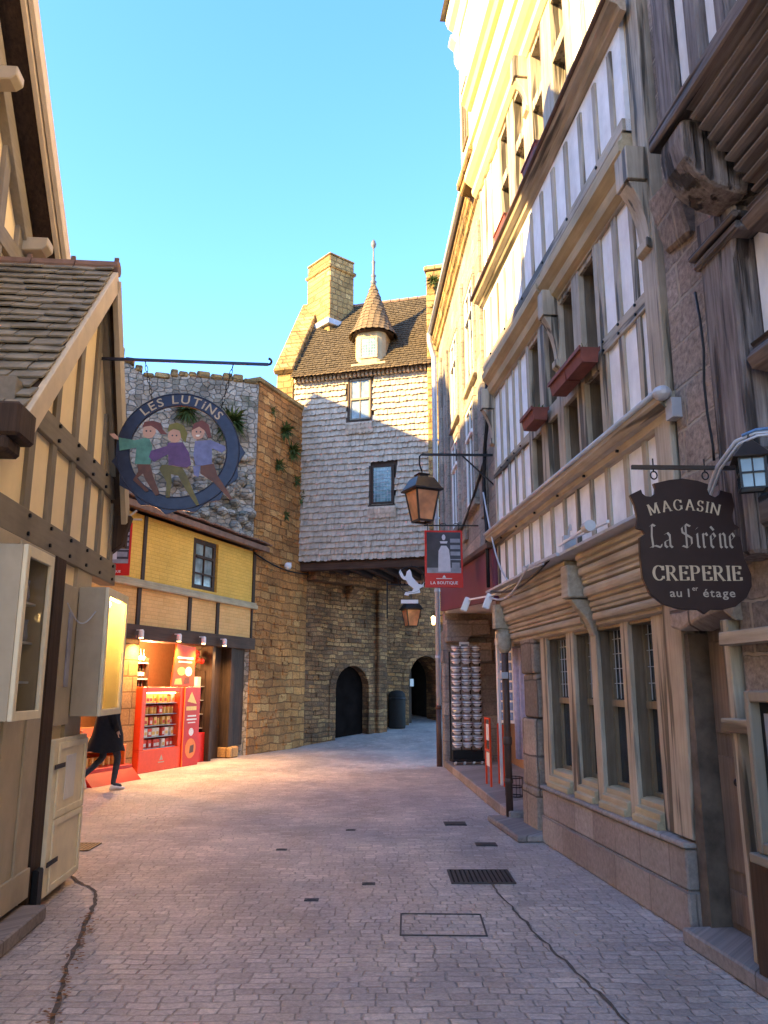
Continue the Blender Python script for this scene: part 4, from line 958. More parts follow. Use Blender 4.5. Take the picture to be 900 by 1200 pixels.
for e,s in ((en,1),(ef,-1)):
    a=Vector((e[0],0,e[1]));b_=Vector((ap[0],0,ap[1]));nrm=Vector((-(b_-a).z,0,(b_-a).x)).normalized()*s
    vs=[a,b_,b_+Vector((0,6.2,0)),a+Vector((0,6.2,0))];dk=MB();dk.add([v-nrm*.03 for v in vs]+[v+nrm*.03 for v in vs],[(0,1,2,3),(7,6,5,4),(0,4,5,1),(1,5,6,2),(2,6,7,3),(3,7,4,0)]);dk.build('roof_deck','dark_wood',l0)
    tf=MB()
    if s<0: tiles(tf,a+nrm*.05,(0,1,0),b_-a,6.2,(b_-a).length,.2,.12,.018,1,.2)
    else: tiles(tf,a+nrm*.05+Vector((0,6.2,0)),(0,-1,0),b_-a,6.2,(b_-a).length,.2,.12,.018,1,.2)
    tf.build('roof_slope','slate',l0)
    MB().bar(a+Vector((0,-.01,-.09)),b_+Vector((0,-.01,-.09)),.05,.16).bar(a+Vector((0,.05,-.2)),b_+Vector((0,.05,-.2)),.05,.1).build('bargeboard','cream_board',l0,.005)
for s,z in ((-.50,6.02),(-1.66,7.05)):
    MB().px([(.35,z-.07),(.06,z-.05),(.0,z),(.0,z+.09),(.35,z+.09)],s-.09,s+.09).build('purlin_end','taupe_paint',l0,.01)
# ================================================================= YELLOW SHOP (L2)
FL2=frame(-4.8,15.5,1.5,4.4)
l2=empty('yellow_shop',FL2[0],FL2[1],'low yellow brick shop with dark timbers and red displays on the left','shop')
wl=MB();y_=0
wl.box(-3,1.86,0,.35,3.66,4.95).box(2.92,4.75,0,.35,3.66,4.95).box(1.86,2.92,0,.35,3.66,3.72).box(1.86,2.92,0,.35,4.84,4.95)
wl.build('upper_wall','yellow_brick',l2)
MB().box(-3,4.75,.01,.35,2.78,3.5).build('lower_wall','orange_brick',l2)
MB().box(-3.0,4.80,-.09,.3,3.5,3.6).box(-3,4.80,-.05,.3,3.602,3.658).build('ledge','olive_moulding',l2,.01)
T=Multi('stud','dark_wood',l2,.004)
for x in [-1.7,.08]: T.box(x-.05,x+.05,-.025,.1,3.66,4.95)
T.box(4.60,4.74,-.025,.1,3.66,4.95)
for x in [-1.5,.02,1.83,3.0,4.66]: T.box(x-.06,x+.06,-.02,.1,2.78,3.5)
T.build('studs','dark_wood',l2,.004)
MB().box(-3,4.78,-.05,.35,2.5,2.78).build('beam','dark_wood_h',l2,.008)
MB().add([(-3.1,-.32,4.95),(4.9,-.32,4.95),(4.9,3.4,5.75),(-3.1,3.4,5.75),(-3.1,-.32,5.08),(4.9,-.32,5.08),(4.9,3.4,5.88),(-3.1,3.4,5.88)],[(3,2,1,0),(4,5,6,7),(0,1,5,4),(1,2,6,5),(2,3,7,6),(3,0,4,7)]).build('roof','ridge_tile',l2,.01)
tf=MB();tiles(tf,(-3.1,-.36,5.09),(1,0,0),(0,1,.215),8.0,.9,.3,.22,.03,1,.2);tf.build('roof_edge','ridge_tile',l2)
window(l2,1.92,2.86,3.72,4.84,.03,'dark_wood','window_glass_pale',.1,mull=1,transom=4.45,lat=None,fd=.06)
MB().box(1.92,2.86,.02,.03,4.05,4.09).build('glazing_bar','dark_wood',l2)
MB().box(-.35,.12,-.02,.5,0,2.5).build('pier','shop_pier',l2,.012)
MB().box(4.70,4.8,0,.4,0,2.5).box(-3,-2.4,0,.4,0,2.5).build('end_wall','shop_pier',l2)
MB().box(-3,4.78,1.3,1.4,0,4.9).box(-3,-2.9,.35,1.3,0,4.9).box(4.68,4.78,.4,1.3,0,4.9).box(-2.9,4.68,.35,1.3,2.79,2.85).build('interior','wall_inside',l2)
MB().box(2.86,2.98,-.01,.3,0,2.5).box(2.95,3.7,.25,.32,0,2.5).box(3.72,3.9,.0,.4,0,2.5).box(3.92,4.68,.1,.18,.25,2.5).build('door_joinery','dark_wood',l2,.008)
MB().box(3.7,4.1,-.08,.3,0,.25).build('door_block','shop_pier',l2,.03)
def spotlamp(s):
    o=MB().lathe([(.045,0),(.05,.02),(.05,.13),(.03,.16)],(s,-.16,2.52),12).box(s-.01,s+.01,-.16,-.05,2.66,2.68).build('spotlight','white_paint',l2,smooth=False)
    MB().lathe([(.04,-.004),(.04,0)],(s,-.16,2.518),12).build('bulb','lamp_lit',o)
for s in (-.05,1.25,2.2,3.1): spotlamp(s)
for s,e in ((-.05,42),(1.25,42),(2.2,42),(3.1,42)):
    light('shop_spot','SPOT',fw(FL2,s,-.2,2.50),e,(1,.60,.24),.05,(R(-8),0,FL2[1]),R(150))
light('cabinet_lamp','POINT',fw(FL2,.87,.1,1.56),5,(1,.6,.25),.03)
light('shop_lamp','POINT',fw(FL2,1.2,.55,2.4),45,(1,.55,.22),.1)
light('shop_lamp','POINT',fw(FL2,-1.2,.8,2.3),60,(1,.50,.2),.1)
# red display cabinet
cb=empty('display_cabinet',fw(FL2,.95,.15,0),FL2[1],'orange-red glazed display cabinet full of tins in front of the shop','cabinet')
MB().box(-.80,.62,-.28,.28,0,.42).box(-.80,-.66,-.28,.28,.42,1.6).box(.50,.62,-.28,.28,.42,1.6).box(-.66,.50,-.28,.28,1.5,1.6).box(-.66,.50,.24,.28,.42,1.5).build('cabinet_body','red_orange',cb,.01)
MB().box(.63,1.25,-.3,.25,.0,1.6).build('side_panel','red',cb,.008)
MB().pz([(.62,-.32),(.62,-.30),(.63,-.3),(.63,-.32)],0,1.6).build('edge_strip','orange',cb)
MB().box(-.85,1.28,-.25,.28,-.001,.04).build('base','iron',cb)
for i in range(5): MB().box(-.655,.495,-.22,.235,.42+.215*i,.432+.215*i).build('shelf','lead',cb)
MB().box(-.6,.45,-.2,-.17,1.47,1.495).build('lamp','lamp_lit',cb)
MB().box(-.655,.495,-.272,-.268,.43,1.495).build('pane','clear_glass',cb)
lg=MB();lg.py([(-.12,.2),(0,.2),(-.06,.3)],-.284,-.281);lg.box(-.16,.04,-.284,-.281,.15,.17);lg.build('emblem','letter_tan',cb)
pp=MB();pp.py([(.94+.2*math.cos(R(a)),.35+.2*math.sin(R(a))) for a in range(0,360,20)],-.306,-.302);pp.build('poster_disc','orange',cb)
pp=MB();pp.py([(.94+.09*math.cos(R(a)),.68+.08*math.sin(R(a))) for a in range(0,360,30)],-.306,-.302).box(.75,1.12,-.306,-.302,.92,.95).box(.78,1.1,-.306,-.302,.99,1.02).box(.8,1.08,-.306,-.302,.86,.88);pp.build('poster_print','tin_white',cb)
pp=MB();pp.box(.72,1.1,-.306,-.302,1.12,1.2).py([(.75,1.3),(1.1,1.25),(.9,1.5)],-.306,-.302);pp.build('poster_flash','tin_gold',cb)
pp=MB();pp.py([(.9,.25),(1.05,.27),(1.06,.42),(.92,.40)],-.309,-.3065);pp.build('poster_picture','brown_cloth',cb)
# poster board on top
pb=empty('poster_board',fw(FL2,1.68,.0,1.62),FL2[1]+.1,'tilted red advertising board standing on top of the display cabinet','poster board')
MB().add([(-.50,-.03,0),(.5,-.03,0),(.52,-.03,.82),(-.34,-.03,.86),(-.50,.0,0),(.5,.0,0),(.52,.0,.82),(-.34,.0,.86)],[(0,1,2,3),(7,6,5,4),(0,4,5,1),(1,5,6,2),(2,6,7,3),(3,7,4,0)]).build('board','red_orange',pb)
MB().box(-.3,.42,-.034,-.031,.56,.60).box(-.25,.36,-.034,-.031,.48,.51).py([(.22+.16*math.cos(R(a)),.3+.1*math.sin(R(a))) for a in range(0,360,30)],-.034,-.031).build('lettering','tin_white',pb)
MB().py([(-.1+.18*math.cos(R(a)),.3+.09*math.sin(R(a))) for a in range(0,360,30)],-.034,-.031).py([(-.4,.03),(-.05,.03),(-.1,.16),(-.35,.14)],-.034,-.031).build('picture','tin_gold',pb)
MB().py([(.0,.03),(.3,.04),(.28,.2),(.05,.18)],-.034,-.031).build('picture','brown_cloth',pb)
# tins inside the cabinet
def proto_tin(m,kind):
    if kind=='box':
        o=MB().box(-.065,.065,-.05,.05,0,.12)
        return o
def make_tin(nm,m1,m2,round_):
    r=empty(nm,(0,0,0))
    if round_: MB().lathe([(.05,0),(.054,.01),(.054,.14),(.05,.15)],n=12).build('body',m1,r,smooth=False);MB().lathe([(.056,.13),(.056,.155),(.02,.16)],n=12).build('lid',m2,r)
    else: MB().box(-.064,.064,-.045,.045,0,.16).build('body',m1,r,.004);MB().box(-.04,.04,-.048,-.0455,.03,.09).build('label_patch',m2,r)
    return r
kinds=[make_tin('biscuit_tin','tin_red','tin_white',False),make_tin('biscuit_tin','tin_gold','tin_red',False),make_tin('jar','tin_gold','tin_red',True),make_tin('biscuit_tin','tin_white','tin_gold',False)]
kn=['red biscuit tin','golden biscuit tin','round golden jar with red lid','white biscuit tin'];used=set()
shn=['bottom','second lowest','middle','second highest','top']
for j in range(5):
    for i in range(8):
        k=[0,3,1,2,1][j] if random.random()<.7 else random.randint(0,3)
        lb='%s on the %s shelf of the display cabinet'%(kn[k],shn[j])
        o=kinds[k] if k not in used else copy_tree(kinds[k]);used.add(k)
        p=fw(FL2,.95-.585+.145*i,.15-.1+rnd(-.03,.03),.433+.215*j);o.location=p;o.rotation_euler=(0,0,FL2[1]+rnd(-.15,.15));tag(o,lb,'jar' if k==2 else 'biscuit tin','tins and jars in the display cabinet')
# shop shelves inside with bottles
def shelf_unit(s0,s1,y,z0,label,n=3,m='dark_wood'):
    r=empty('shop_shelf',fw(FL2,(s0+s1)/2,y,0),FL2[1],label,'shelf');h=(s1-s0)/2
    b=MB().box(-h,-h+.03,-.15,.15,0,2.2).box(h-.03,h,-.15,.15,0,2.2).box(-h+.03,h-.03,.12,.15,0,2.2).build('frame',m,r,.004)
    for k in range(n): MB().box(-h+.03,h-.03,-.14,.119,z0+.33*k,z0+.355+.33*k-.33+.0).build('shelf','red' if m=='red' else 'white_paint',r) if False else MB().box(-h+.03,h-.03,-.14,.119,z0+.33*k,z0+.025+.33*k).build('board','white_paint',r)
    return r
shelf_unit(.25,1.5,.85,1.42,'shelf with dark bottles behind the display cabinet',3)
bo=empty('bottle');MB().lathe([(.036,0),(.038,.01),(.038,.17),(.014,.22),(.013,.28),(.015,.285)],n=10).build('glass_body','bottle_dark',bo,smooth=True);MB().lathe([(.0385,.05),(.0385,.13)],n=10).build('paper_label','tin_white',bo)
first=True
for j in range(3):
    for i in range(11):
        o=bo if first else copy_tree(bo);first=False
        o.location=fw(FL2,.33+.108*i,.80,1.446+.33*j);tag(o,'dark bottle in the %s row behind the display cabinet'%['lower','middle','upper'][j],'bottle','dark bottles on the shop shelf')
rs=empty('red_rack',fw(FL2,2.62,.35,0),FL2[1],'red and white goods rack between the display cabinet and the shop door','rack')
MB().box(-.24,.24,-.25,.2,0,.62).build('base','red',rs,.01);MB().box(-.24,-.21,-.2,.2,.62,1.95).box(.21,.24,-.2,.2,.62,1.95).box(-.21,.21,.17,.2,.62,1.95).build('frame','dark_wood',rs,.005)
for k in range(4): MB().box(-.21,.21,-.2,.169,.7+.3*k,.72+.3*k).build('shelf','beige_timber_h',rs)
pk=MB().box(-.05,.05,-.04,.04,0,.2).build('packet','tin_white')
for k in range(4):
    for i in range(3):
        o=pk if (k,i)==(0,0) else copy_tree(pk);o.location=fw(FL2,2.62-.13+.13*i,.27,.721+.3*k);o.rotation_euler=(0,0,FL2[1]);tag(o,'white packet on the %s board of the rack by the shop door'%['lowest','second','third','highest'][k],'packet','white packets on the red rack')
hm=MB();
for i in range(5): hm.ball((2.35+.09*i-2.6,rnd(-.05,.05),rnd(-.1,.1)),rnd(.05,.08),8)
o=hm.build('hanging_bunch','tin_red');o.location=fw(FL2,2.6,.2,2.25);o.rotation_euler=(0,0,FL2[1]);tag(o,'bunch of red packets hanging above the rack at the shop door','goods')
# red stall left of pier
sl_=empty('red_stall',fw(FL2,-1.15,-.15,0),FL2[1],'low red sweet stall with stacked goods partly hidden by the walking person','stall')
MB().box(-.7,.62,-.35,.3,0,.26).build('base','red',sl_,.01);MB().box(-.7,.55,-.25,.3,.52,.6).box(-.7,-.64,-.25,.3,.26,.9).box(.5,.55,-.25,.3,.26,.52).box(-.7,.5,.26,.3,.26,.9).build('rack','orange',sl_,.006)
MB().px([(-.55,.0),(-.35,.0),(-.35,.2)],-.7,.62).build('ramp_front','red',sl_)
pt=MB().lathe([(.055,0),(.06,.01),(.06,.14),(.055,.15)],n=10).build('sweet_tub','tin_gold')
for k in range(2):
    for i in range(8):
        o=pt if (k,i)==(0,0) else copy_tree(pt);o.location=fw(FL2,-1.75+.145*i,-.2,[.262,.602][k]);tag(o,'golden sweet tub on the %s tier of the red stall'%['lower','upper'][k],'tub','sweet tubs on the red stall')
# ================================================================= SIGNS
def ring_pts(cx,cz,r,n=64): return [(cx+r*math.cos(2*PI*i/n),cz+r*math.sin(2*PI*i/n)) for i in range(n)]
lsx,lsy,lsz=-1.91,7.08,3.74
ls=empty('hanging_sign',(lsx,lsy,0),R(5.2),'round blue hanging sign lettered LES LUTINS with three dancing figures','sign')
k=.001574
ro,ri=.565,.44
rg=MB();no=96;outer=[];inner=[]
for i in range(no):
    a=2*PI*i/no;d=math.degrees(a)
    sc=0
    if d>190 or d<15:
        ph=((d-190)%360)/170*7; sc=.05*(1-abs(math.sin(ph*PI)))**1.0
    outer.append(((ro+sc)*math.cos(a),lsz+(ro+sc)*math.sin(a)));inner.append((ri*math.cos(a),lsz+ri*math.sin(a)))
vs=[(p[0],-.012,p[1]) for p in outer]+[(p[0],-.012,p[1]) for p in inner]+[(p[0],.012,p[1]) for p in outer]+[(p[0],.012,p[1]) for p in inner];fs=[]
for i in range(no):
    j=(i+1)%no;fs+=[(i,no+i,no+j,j),(2*no+i,2*no+j,3*no+j,3*no+i),(i,j,2*no+j,2*no+i),(no+i,3*no+i,3*no+j,no+j)]
rg.add(vs,fs);rg.build('ring_board','sign_blue',ls)
rb=MB();rb.tube([(p[0],-.013,p[1]) for p in ring_pts(0,lsz,ro-.006)],.006,6,True).tube([(p[0],-.013,p[1]) for p in ring_pts(0,lsz,ri+.004)],.006,6,True);rb.build('rim','sign_blue',ls,smooth=True)
tx=MB();arc_text(tx,'LES LUTiNS',.118,0,lsz,.462,R(88),-.0135,.16,1.12);tx.build('lettering','letter_tan',ls)
def Z(p): return ((p[0]-465)*k,lsz-(p[1]-455)*k)
def fig(parts,y):
    root=None
    for nm,m,poly in parts:
        o=MB().py([Z(p) for p in poly],y-.004,y+.004)
        ob=o.build(nm,m,ls if root is None else root)
        if root is None: root=ob
        y-=.0012
def disc(cx,cy,rx,ry=None,n=14): ry=ry or rx;return [(cx+rx*math.cos(2*PI*i/n),cy+ry*math.sin(2*PI*i/n)) for i in range(n)]
fig([('dancer','green_cloth',[(120,385),(215,400),(290,378),(315,430),(312,545),(222,545),(225,445),(130,465)]),('legs','brown_cloth',[(235,545),(310,545),(330,610),(375,720),(352,732),(290,640),(272,600),(240,630),(312,702),(297,712),(218,640),(245,590)]),('head','skin',disc(292,345,38,42)),('hair','hair_red',[(250,318),(262,285),(310,276),(355,290),(370,330),(398,358),(360,358),(335,330),(300,308)]),('hand','skin',[(118,385),(95,362),(66,366),(90,392),(120,400)]),('eyes','print_dark',disc(300,342,5)),('eyes','print_dark',disc(276,342,5))],-.02)
fig([('dancer','purple_cloth',[(405,410),(490,405),(530,470),(545,540),(520,560),(480,555),(415,545),(410,480),(330,530),(300,500),(310,462),(400,430)]),('legs','olive_cloth',[(400,545),(495,560),(520,600),(604,780),(588,786),(520,690),(475,610),(432,600),(440,650),(432,742),(412,742),(410,650),(364,572),(376,550)]),('head','skin',disc(440,368,38,42)),('hair','hair_green',[(398,345),(405,300),(450,285),(490,300),(515,350),(505,410),(480,380),(470,335),(430,325)]),('eyes','print_dark',disc(428,366,5)),('eyes','print_dark',disc(452,366,5))],-.024)
fig([('dancer','lavender_cloth',[(560,395),(650,385),(735,420),(742,440),(720,462),(660,435),(665,540),(570,545),(555,480)]),('legs','brown_cloth',[(600,545),(675,530),(700,600),(794,742),(780,748),(680,645),(600,592)]),('leg','lavender_cloth',[(556,548),(600,548),(592,614),(565,606)]),('head','skin',disc(575,342,38,42)),('hair','hair_red',[(538,330),(550,285),(595,265),(635,290),(655,370),(635,372),(615,330),(580,305)]),('eyes','print_dark',disc(566,338,5)),('eyes','print_dark',disc(590,338,5)),('mouth','tin_white',[(562,358),(590,356),(582,368),(568,368)])],-.018)
# bar & chains
barz=4.63
sb=empty('sign_bracket',(lsx,lsy,0),R(5.2),'long iron bar with curled tip holding the round blue sign','bracket')
MB().bar((-.86,0,barz),(.80,0,barz),.022,.026).tube([(.80+.03*math.sin(a),0,barz+.03-.03*math.cos(a)) for a in [i*.35 for i in range(0,10)]],.012,6).build('bar','sign_blue',sb)
MB().box(-.88,-.84,-.04,.04,barz-.1,barz+.1).build('wall_plate','iron',sb,.004)
def chain(x0,z0,x1,z1,par):
    n=7;b=MB()
    for i in range(n):
        t=(i+.5)/n;c=Vector((x0+(x1-x0)*t,0,z0+(z1-z0)*t));d=Vector((x1-x0,0,z1-z0)).normalized();e=Vector((-d.z,0,d.x)) if i%2 else Vector((0,1,0));L=abs(z0-z1)/n*.62
        b.tube([c+d*L*math.cos(a)+e*.012*math.sin(a) for a in [2*PI*q/10 for q in range(10)]],.0035,5,True)
    b.build('chain','iron',par)
chain(-.36,barz,-.27,lsz+.49,ls);chain(.47,barz,.37,lsz+.42,ls)
# La Sirene sign
sx,sy,sz=1.64,4.2,2.345;q=.00144
si=empty('hanging_sign',(sx,sy,0),R(2),'dark brown shield-shaped hanging sign lettered MAGASIN La Sirène CREPERIE','sign')
def S(p): return ((p[0]-600)*q,sz-(p[1]-450)*q)
out=[(385,262),(430,240),(434,256),(446,266),(465,268),(481,256),(484,236),(478,217),(540,202),(590,196),(650,204),(690,218),(684,238),(690,258),(710,268),(726,258),(732,240),(776,252),(782,300),(768,345),(776,372),(795,385),(770,395),(772,412),(793,420),(800,500),(820,560),(818,605),(795,645),(750,680),(700,692),(655,692),(632,708),(610,692),(540,690),(480,672),(435,635),(412,575),(408,500),(410,425),(432,412),(424,396),(402,390),(408,350),(400,300)]
MB().py([S(p) for p in out],-.012,.012).build('board','sign_brown',si,.002)
lt=MB()
adv=sum(CAP[c][0] for c in 'MAGASIN');hh=.060;rad=.60;a=PI/2+adv*hh*1.22/rad/2
for c in 'MAGASIN':
    w=CAP[c][0]*hh*1.22;am=a-w/2/rad;ca,sa=math.cos(am-PI/2),math.sin(am-PI/2)
    def f_(x,z,ca=ca,sa=sa,w=w): xx=x-w/2;zz=z+rad;return (xx*ca-zz*sa,xx*sa+zz*ca)
    pen(lt,CAP[c][1],S((592,0))[0],S((0,328))[1]-rad+.012,hh,-.013,.05,.17,f_);a-=w/rad
x=S((450,0))[0]
for c in 'CREPERIE':
    pen(lt,CAP[c][1],x,S((0,585))[1],.080,-.013,.055,.19);x+=CAP[c][0]*.080*1.09
lt.build('lettering','letter_tan',si)
lt=MB();x=S((444,0))[0]
for c in 'La SirEnE':
    cc='e' if (c=='E' and x>S((700,0))[0]) else c
    pen(lt,BLK[cc][1],x,S((0,462))[1],.126,-.013,tmax=.105,f=lambda x,z:(x*.92,z),broad=R(35));x+=BLK[cc][0]*.126*.955
text(lt,'au 1',.062,S((545,0))[0],S((0,645))[1],-.013,1.15,.10);text(lt,'er',.036,S((604,0))[0],S((0,622))[1],-.013,1,.08);text(lt,'étage',.062,S((692,0))[0],S((0,645))[1],-.013,1.15,.10)
lt.build('lettering','letter_grey',si)
bz=2.775
bk=empty('sign_bracket',(sx,sy,0),R(2),'straight dark iron bar holding the shield-shaped sign','bracket')
MB().bar((-.285,0,bz),(.44,0,bz),.018,.022).tube([(.36,0,bz),(.40,0,bz-.08),(.42,0,bz-.12)],.008).build('bar','dark_bronze',bk)
rgs=MB()
for u in (-.165,.12):
    rgs.tube([(u+.018*math.cos(t_),0,bz-.045+.022*math.sin(t_)) for t_ in [2*PI*i/12 for i in range(12)]],.004,6,True).tube([(u,0,bz+.05),(u,0,bz-.02)],.004,6).tube([(u,0,bz-.067),(u,0,sz+.36)],.005,6)
rgs.build('rings','iron',si)
# red photo posters
def poster(loc,rz,label,w=.58,h=.88):
    r=empty('red_poster_sign',loc,rz,label,'sign','red framed shop posters');a=w/2
    MB().box(-a,a,-.02,.02,-h/2,h/2).build('board','red',r,.004)
    MB().box(-a+.03,a-.03,-.024,-.0205,-h/2+.22,h/2-.03).build('photograph','print_dark',r)
    MB().box(-a+.03,a-.03,-.0265,-.0245,-h/2+.22,-h/2+.30).build('photo_floor','print_grey',r)
    b=MB()
    for i in range(3): b.box(.1,a-.04,-.0265,-.0245,.05+.1*i,.11+.1*i)
    b.box(.1,a-.03,-.0265,-.0245,-.02,-.005).box(.12,a-.05,-.0265,-.0245,-.15,-.06);b.build('photo_shelves','print_grey',r)
    def e(p): return [(x*w/.58,z) for x,z in p]
    MB().py(e([(-.09,-.20),(.10,-.20),(.095,0),(.08,.14),(.04,.20),(-.04,.20),(-.08,.12),(-.085,0)]),-.0295,-.027).py(e([(-.05,.235),(.05,.235),(.06,.27),(-.06,.27)]),-.0295,-.027).py([(x,z+.33) for x,z in [(.028*math.cos(R(t_)),.045*math.sin(R(t_))) for t_ in range(0,360,30)]],-.0295,-.027).build('photo_woman','print_pale',r)
    t_=MB();text(t_,'LA BOUTIQUE',.062,0,-h/2+.05,-.0215,1.0,.09);t_.box(-.12,.12,-.0225,-.0212,-h/2+.13,-h/2+.14);t_.py([(-.03,-h/2+.15),(.03,-h/2+.15),(0,-h/2+.19)],-.0225,-.0212);t_.build('lettering','white_paint',r)
    return r
P1=at(520,655,12)
poster(P1,R(2),'red framed poster of a woman in an apron hanging beside the grey downpipe')
pk_=empty('sign_bracket',P1,R(2),'thin scrolled iron bracket above the poster by the downpipe','bracket');
b=MB().bar((-.3,0,.52),(.75,0,.52),.018);
for u in (-.2,0,.2): b.tube([(u+.05*math.cos(t_),0,.52-.0+.035*math.sin(t_)) for t_ in [PI*i/8 for i in range(9)]],.006,5)
for u in (-.24,.24): b.bar((u,0,.44),(u,0,.52),.012)
b.build('bar','iron',pk_)
P2=at(130,643,14.3)
poster(P2,R(4),'red framed poster of a woman in an apron above the street by the yellow shop',.72,.98)
pk_=empty('sign_bracket',P2,R(4),'tan bracket over the poster on the yellow shop','bracket')
MB().bar((-.5,0,.55),(.52,0,.55),.03).bar((-.3,0,.48),(-.3,0,.55),.012).bar((.3,0,.48),(.3,0,.55),.012).tube([(.1,0,.56),(.3,0,.62),(.42,0,.72)],.02,6).build('bar','letter_tan',pk_)
# white animal sign in a ring
PA=at(482,680,17.6)
an=empty('hanging_sign',PA,R(4),'white leaping animal cut-out in a thin black ring behind the poster','sign')
MB().tube([(.36*math.cos(t_),0,.02+.36*math.sin(t_)) for t_ in [2*PI*i/32 for i in range(32)]],.012,6,True).bar((.3,0,.38),(.75,0,.38),.02).bar((.0,0,.38),(.0,0,.45),.02).bar((0,0,.38),(.35,0,.38),.02).build('ring','iron',an)
MB().py([(-.30,.30),(-.24,.18),(-.20,.10),(-.15,.12),(-.12,.24),(-.04,.30),(.0,.22),(.02,.10),(.10,.0),(.20,-.10),(.30,-.12),(.36,-.02),(.33,-.18),(.22,-.22),(.24,-.34),(.10,-.36),(-.06,-.38),(-.08,-.42),(-.20,-.40),(-.16,-.32),(.02,-.30),(.06,-.22),(-.08,-.12),(-.14,.0),(-.22,.02),(-.28,.08),(-.34,.2)],-.01,.01).build('animal','white_paint',an,.004)
wp=MB().box(-.19,.19,-.01,.01,-.04,.04).build('name_plate','white_paint');wp.location=at(480,705,17.6);tag(wp,'small white plate hanging between the animal sign and the far lantern','sign')
an.scale=(.82,.82,.82)
# ================================================================= LANTERNS
def lantern(loc,rz,label,w,h,glassm='lamp_glass',grp='street lanterns with amber glass'):
    r=empty('street_lantern',loc,rz,label,'lantern',grp)
    a=w*.40;b_=w*.25;h1=h*.58
    fr=MB()
    for sx_,sy_ in ((1,1),(1,-1),(-1,1),(-1,-1)): fr.bar((sx_*b_,sy_*b_,0),(sx_*a,sy_*a,h1),.022)
    for hh_,rr_ in ((0,b_),(h1,a)):
        for (p,q_) in (((-1,-1),(1,-1)),((1,-1),(1,1)),((1,1),(-1,1)),((-1,1),(-1,-1))): fr.bar((p[0]*rr_,p[1]*rr_,hh_),(q_[0]*rr_,q_[1]*rr_,hh_),.026)
    fr.build('frame','dark_bronze',r)
    for i in range(4):
        A=Matrix.Rotation(i*PI/2,4,'Z');MB().add([(-b_,-b_,.01),(b_,-b_,.01),(a,-a,h1-.01),(-a,-a,h1-.01)],[(0,1,2,3)]).move(A).build('pane',glassm,r)
    c=w*.52;rf=MB()
    rf.add([(-c,-c,h1),(c,-c,h1),(c,c,h1),(-c,c,h1),(-c,-c,h1+.03),(c,-c,h1+.03),(c,c,h1+.03),(-c,c,h1+.03)],[(3,2,1,0),(4,5,6,7),(0,1,5,4),(1,2,6,5),(2,3,7,6),(3,0,4,7)])
    d=w*.30;z1=h1+.031;z2=h*.84
    rf.add([(-c*.95,-c*.95,z1),(c*.95,-c*.95,z1),(c*.95,c*.95,z1),(-c*.95,c*.95,z1),(-d,-d,z2),(d,-d,z2),(d,d,z2),(-d,d,z2)],[(4,5,6,7),(0,1,5,4),(1,2,6,5),(2,3,7,6),(3,0,4,7)])
    rf.build('roof','dark_bronze',r,.004)
    MB().box(-w*.16,w*.16,-w*.16,w*.16,z2+.001,z2+h*.06).box(-w*.2,w*.2,-w*.2,w*.2,z2+h*.061,z2+h*.085).lathe([(.012,z2+h*.085),(.012,h*1.0)],n=8).build('chimney_cap','dark_bronze',r,.004)
    MB().lathe([(.03,0),(.03,.1),(.045,.16),(.03,.22)],n=8).build('bulb','tin_white',r,smooth=True)
    return r
lp=at(495,611,10.6)
lantern(lp,R(25),'large square street lantern with amber glass hanging over the red poster',.42,.72)
lb=empty('lantern_bracket',lp,R(2),'long iron bracket with diagonal brace holding the large lantern','bracket')
MB().bar((.0,0,.95),(1.02,0,.95),.03).bar((.55,0,.95),(1.02,0,.50),.02).tube([(0,0,.95),(-.03,0,.92),(-.03,0,.80),(0,0,.71)],.012,6).bar((1.02,0,.4),(1.02,0,1.05),.02).bar((.48,-.02,.86),(.48,-.02,1.02),.05,.01).build('arm','iron',lb)
lp2=at(482,734,21.5)
lantern(lp2,R(20),'smaller street lantern with amber glass hanging in the gate passage',.50,.76)
lb=empty('lantern_bracket',lp2,R(10),'thin iron arm holding the lantern in the gate passage','bracket')
MB().bar((-.66,0,1.12),(0,0,1.12),.03).tube([(0,0,1.12),(0,0,.76)],.012,6).bar((-.66,0,.2),(-.66,0,1.2),.03).build('arm','iron',lb)
wl_=at(508,732,20.5)
yl=empty('wall_lamp',wl_,0,'tiny lit yellow wall lamp peeping out left of the grey downpipe','lamp')
MB().lathe([(.03,0),(.055,.18),(.02,.22)],n=6).build('lamp_shade','lamp_lit',yl);MB().bar((0,0,.22),(.3,.1,.26),.03).build('arm','iron',yl)
# near wall lantern
nl=at(883,574,3.95)
w_=empty('wall_lantern',nl,R(-18),'black four-sided lantern with a pyramid roof at the right edge above the sign','lantern')
fr=MB();a=.062;h_=.16
for sx_,sy_ in ((1,1),(1,-1),(-1,1),(-1,-1)): fr.bar((sx_*a*.92,sy_*a*.92,0),(sx_*a,sy_*a,h_),.012)
for z in (0,h_*.5,h_):
    for p,q_ in (((-1,-1),(1,-1)),((1,-1),(1,1)),((1,1),(-1,1)),((-1,1),(-1,-1))): fr.bar((p[0]*a,p[1]*a,z),(q_[0]*a,q_[1]*a,z),.008)
for i in range(4):
    ang=i*PI/2;c_=Vector((math.sin(ang)*a,-math.cos(ang)*a,0));fr.bar(c_,c_+Vector((0,0,h_)),.006)
fr.build('frame','iron',w_)
MB().box(-a*.9,a*.9,-a*.9,a*.9,.004,h_-.004).build('glass','window_glass_pale',w_)
MB().add([(-.095,-.095,h_),(.095,-.095,h_),(.095,.095,h_),(-.095,.095,h_),(0,0,h_+.125)],[(3,2,1,0),(0,1,4),(1,2,4),(2,3,4),(3,0,4)]).lathe([(.012,h_+.11),(.012,h_+.15)],n=6).build('roof','dark_bronze',w_,.003)
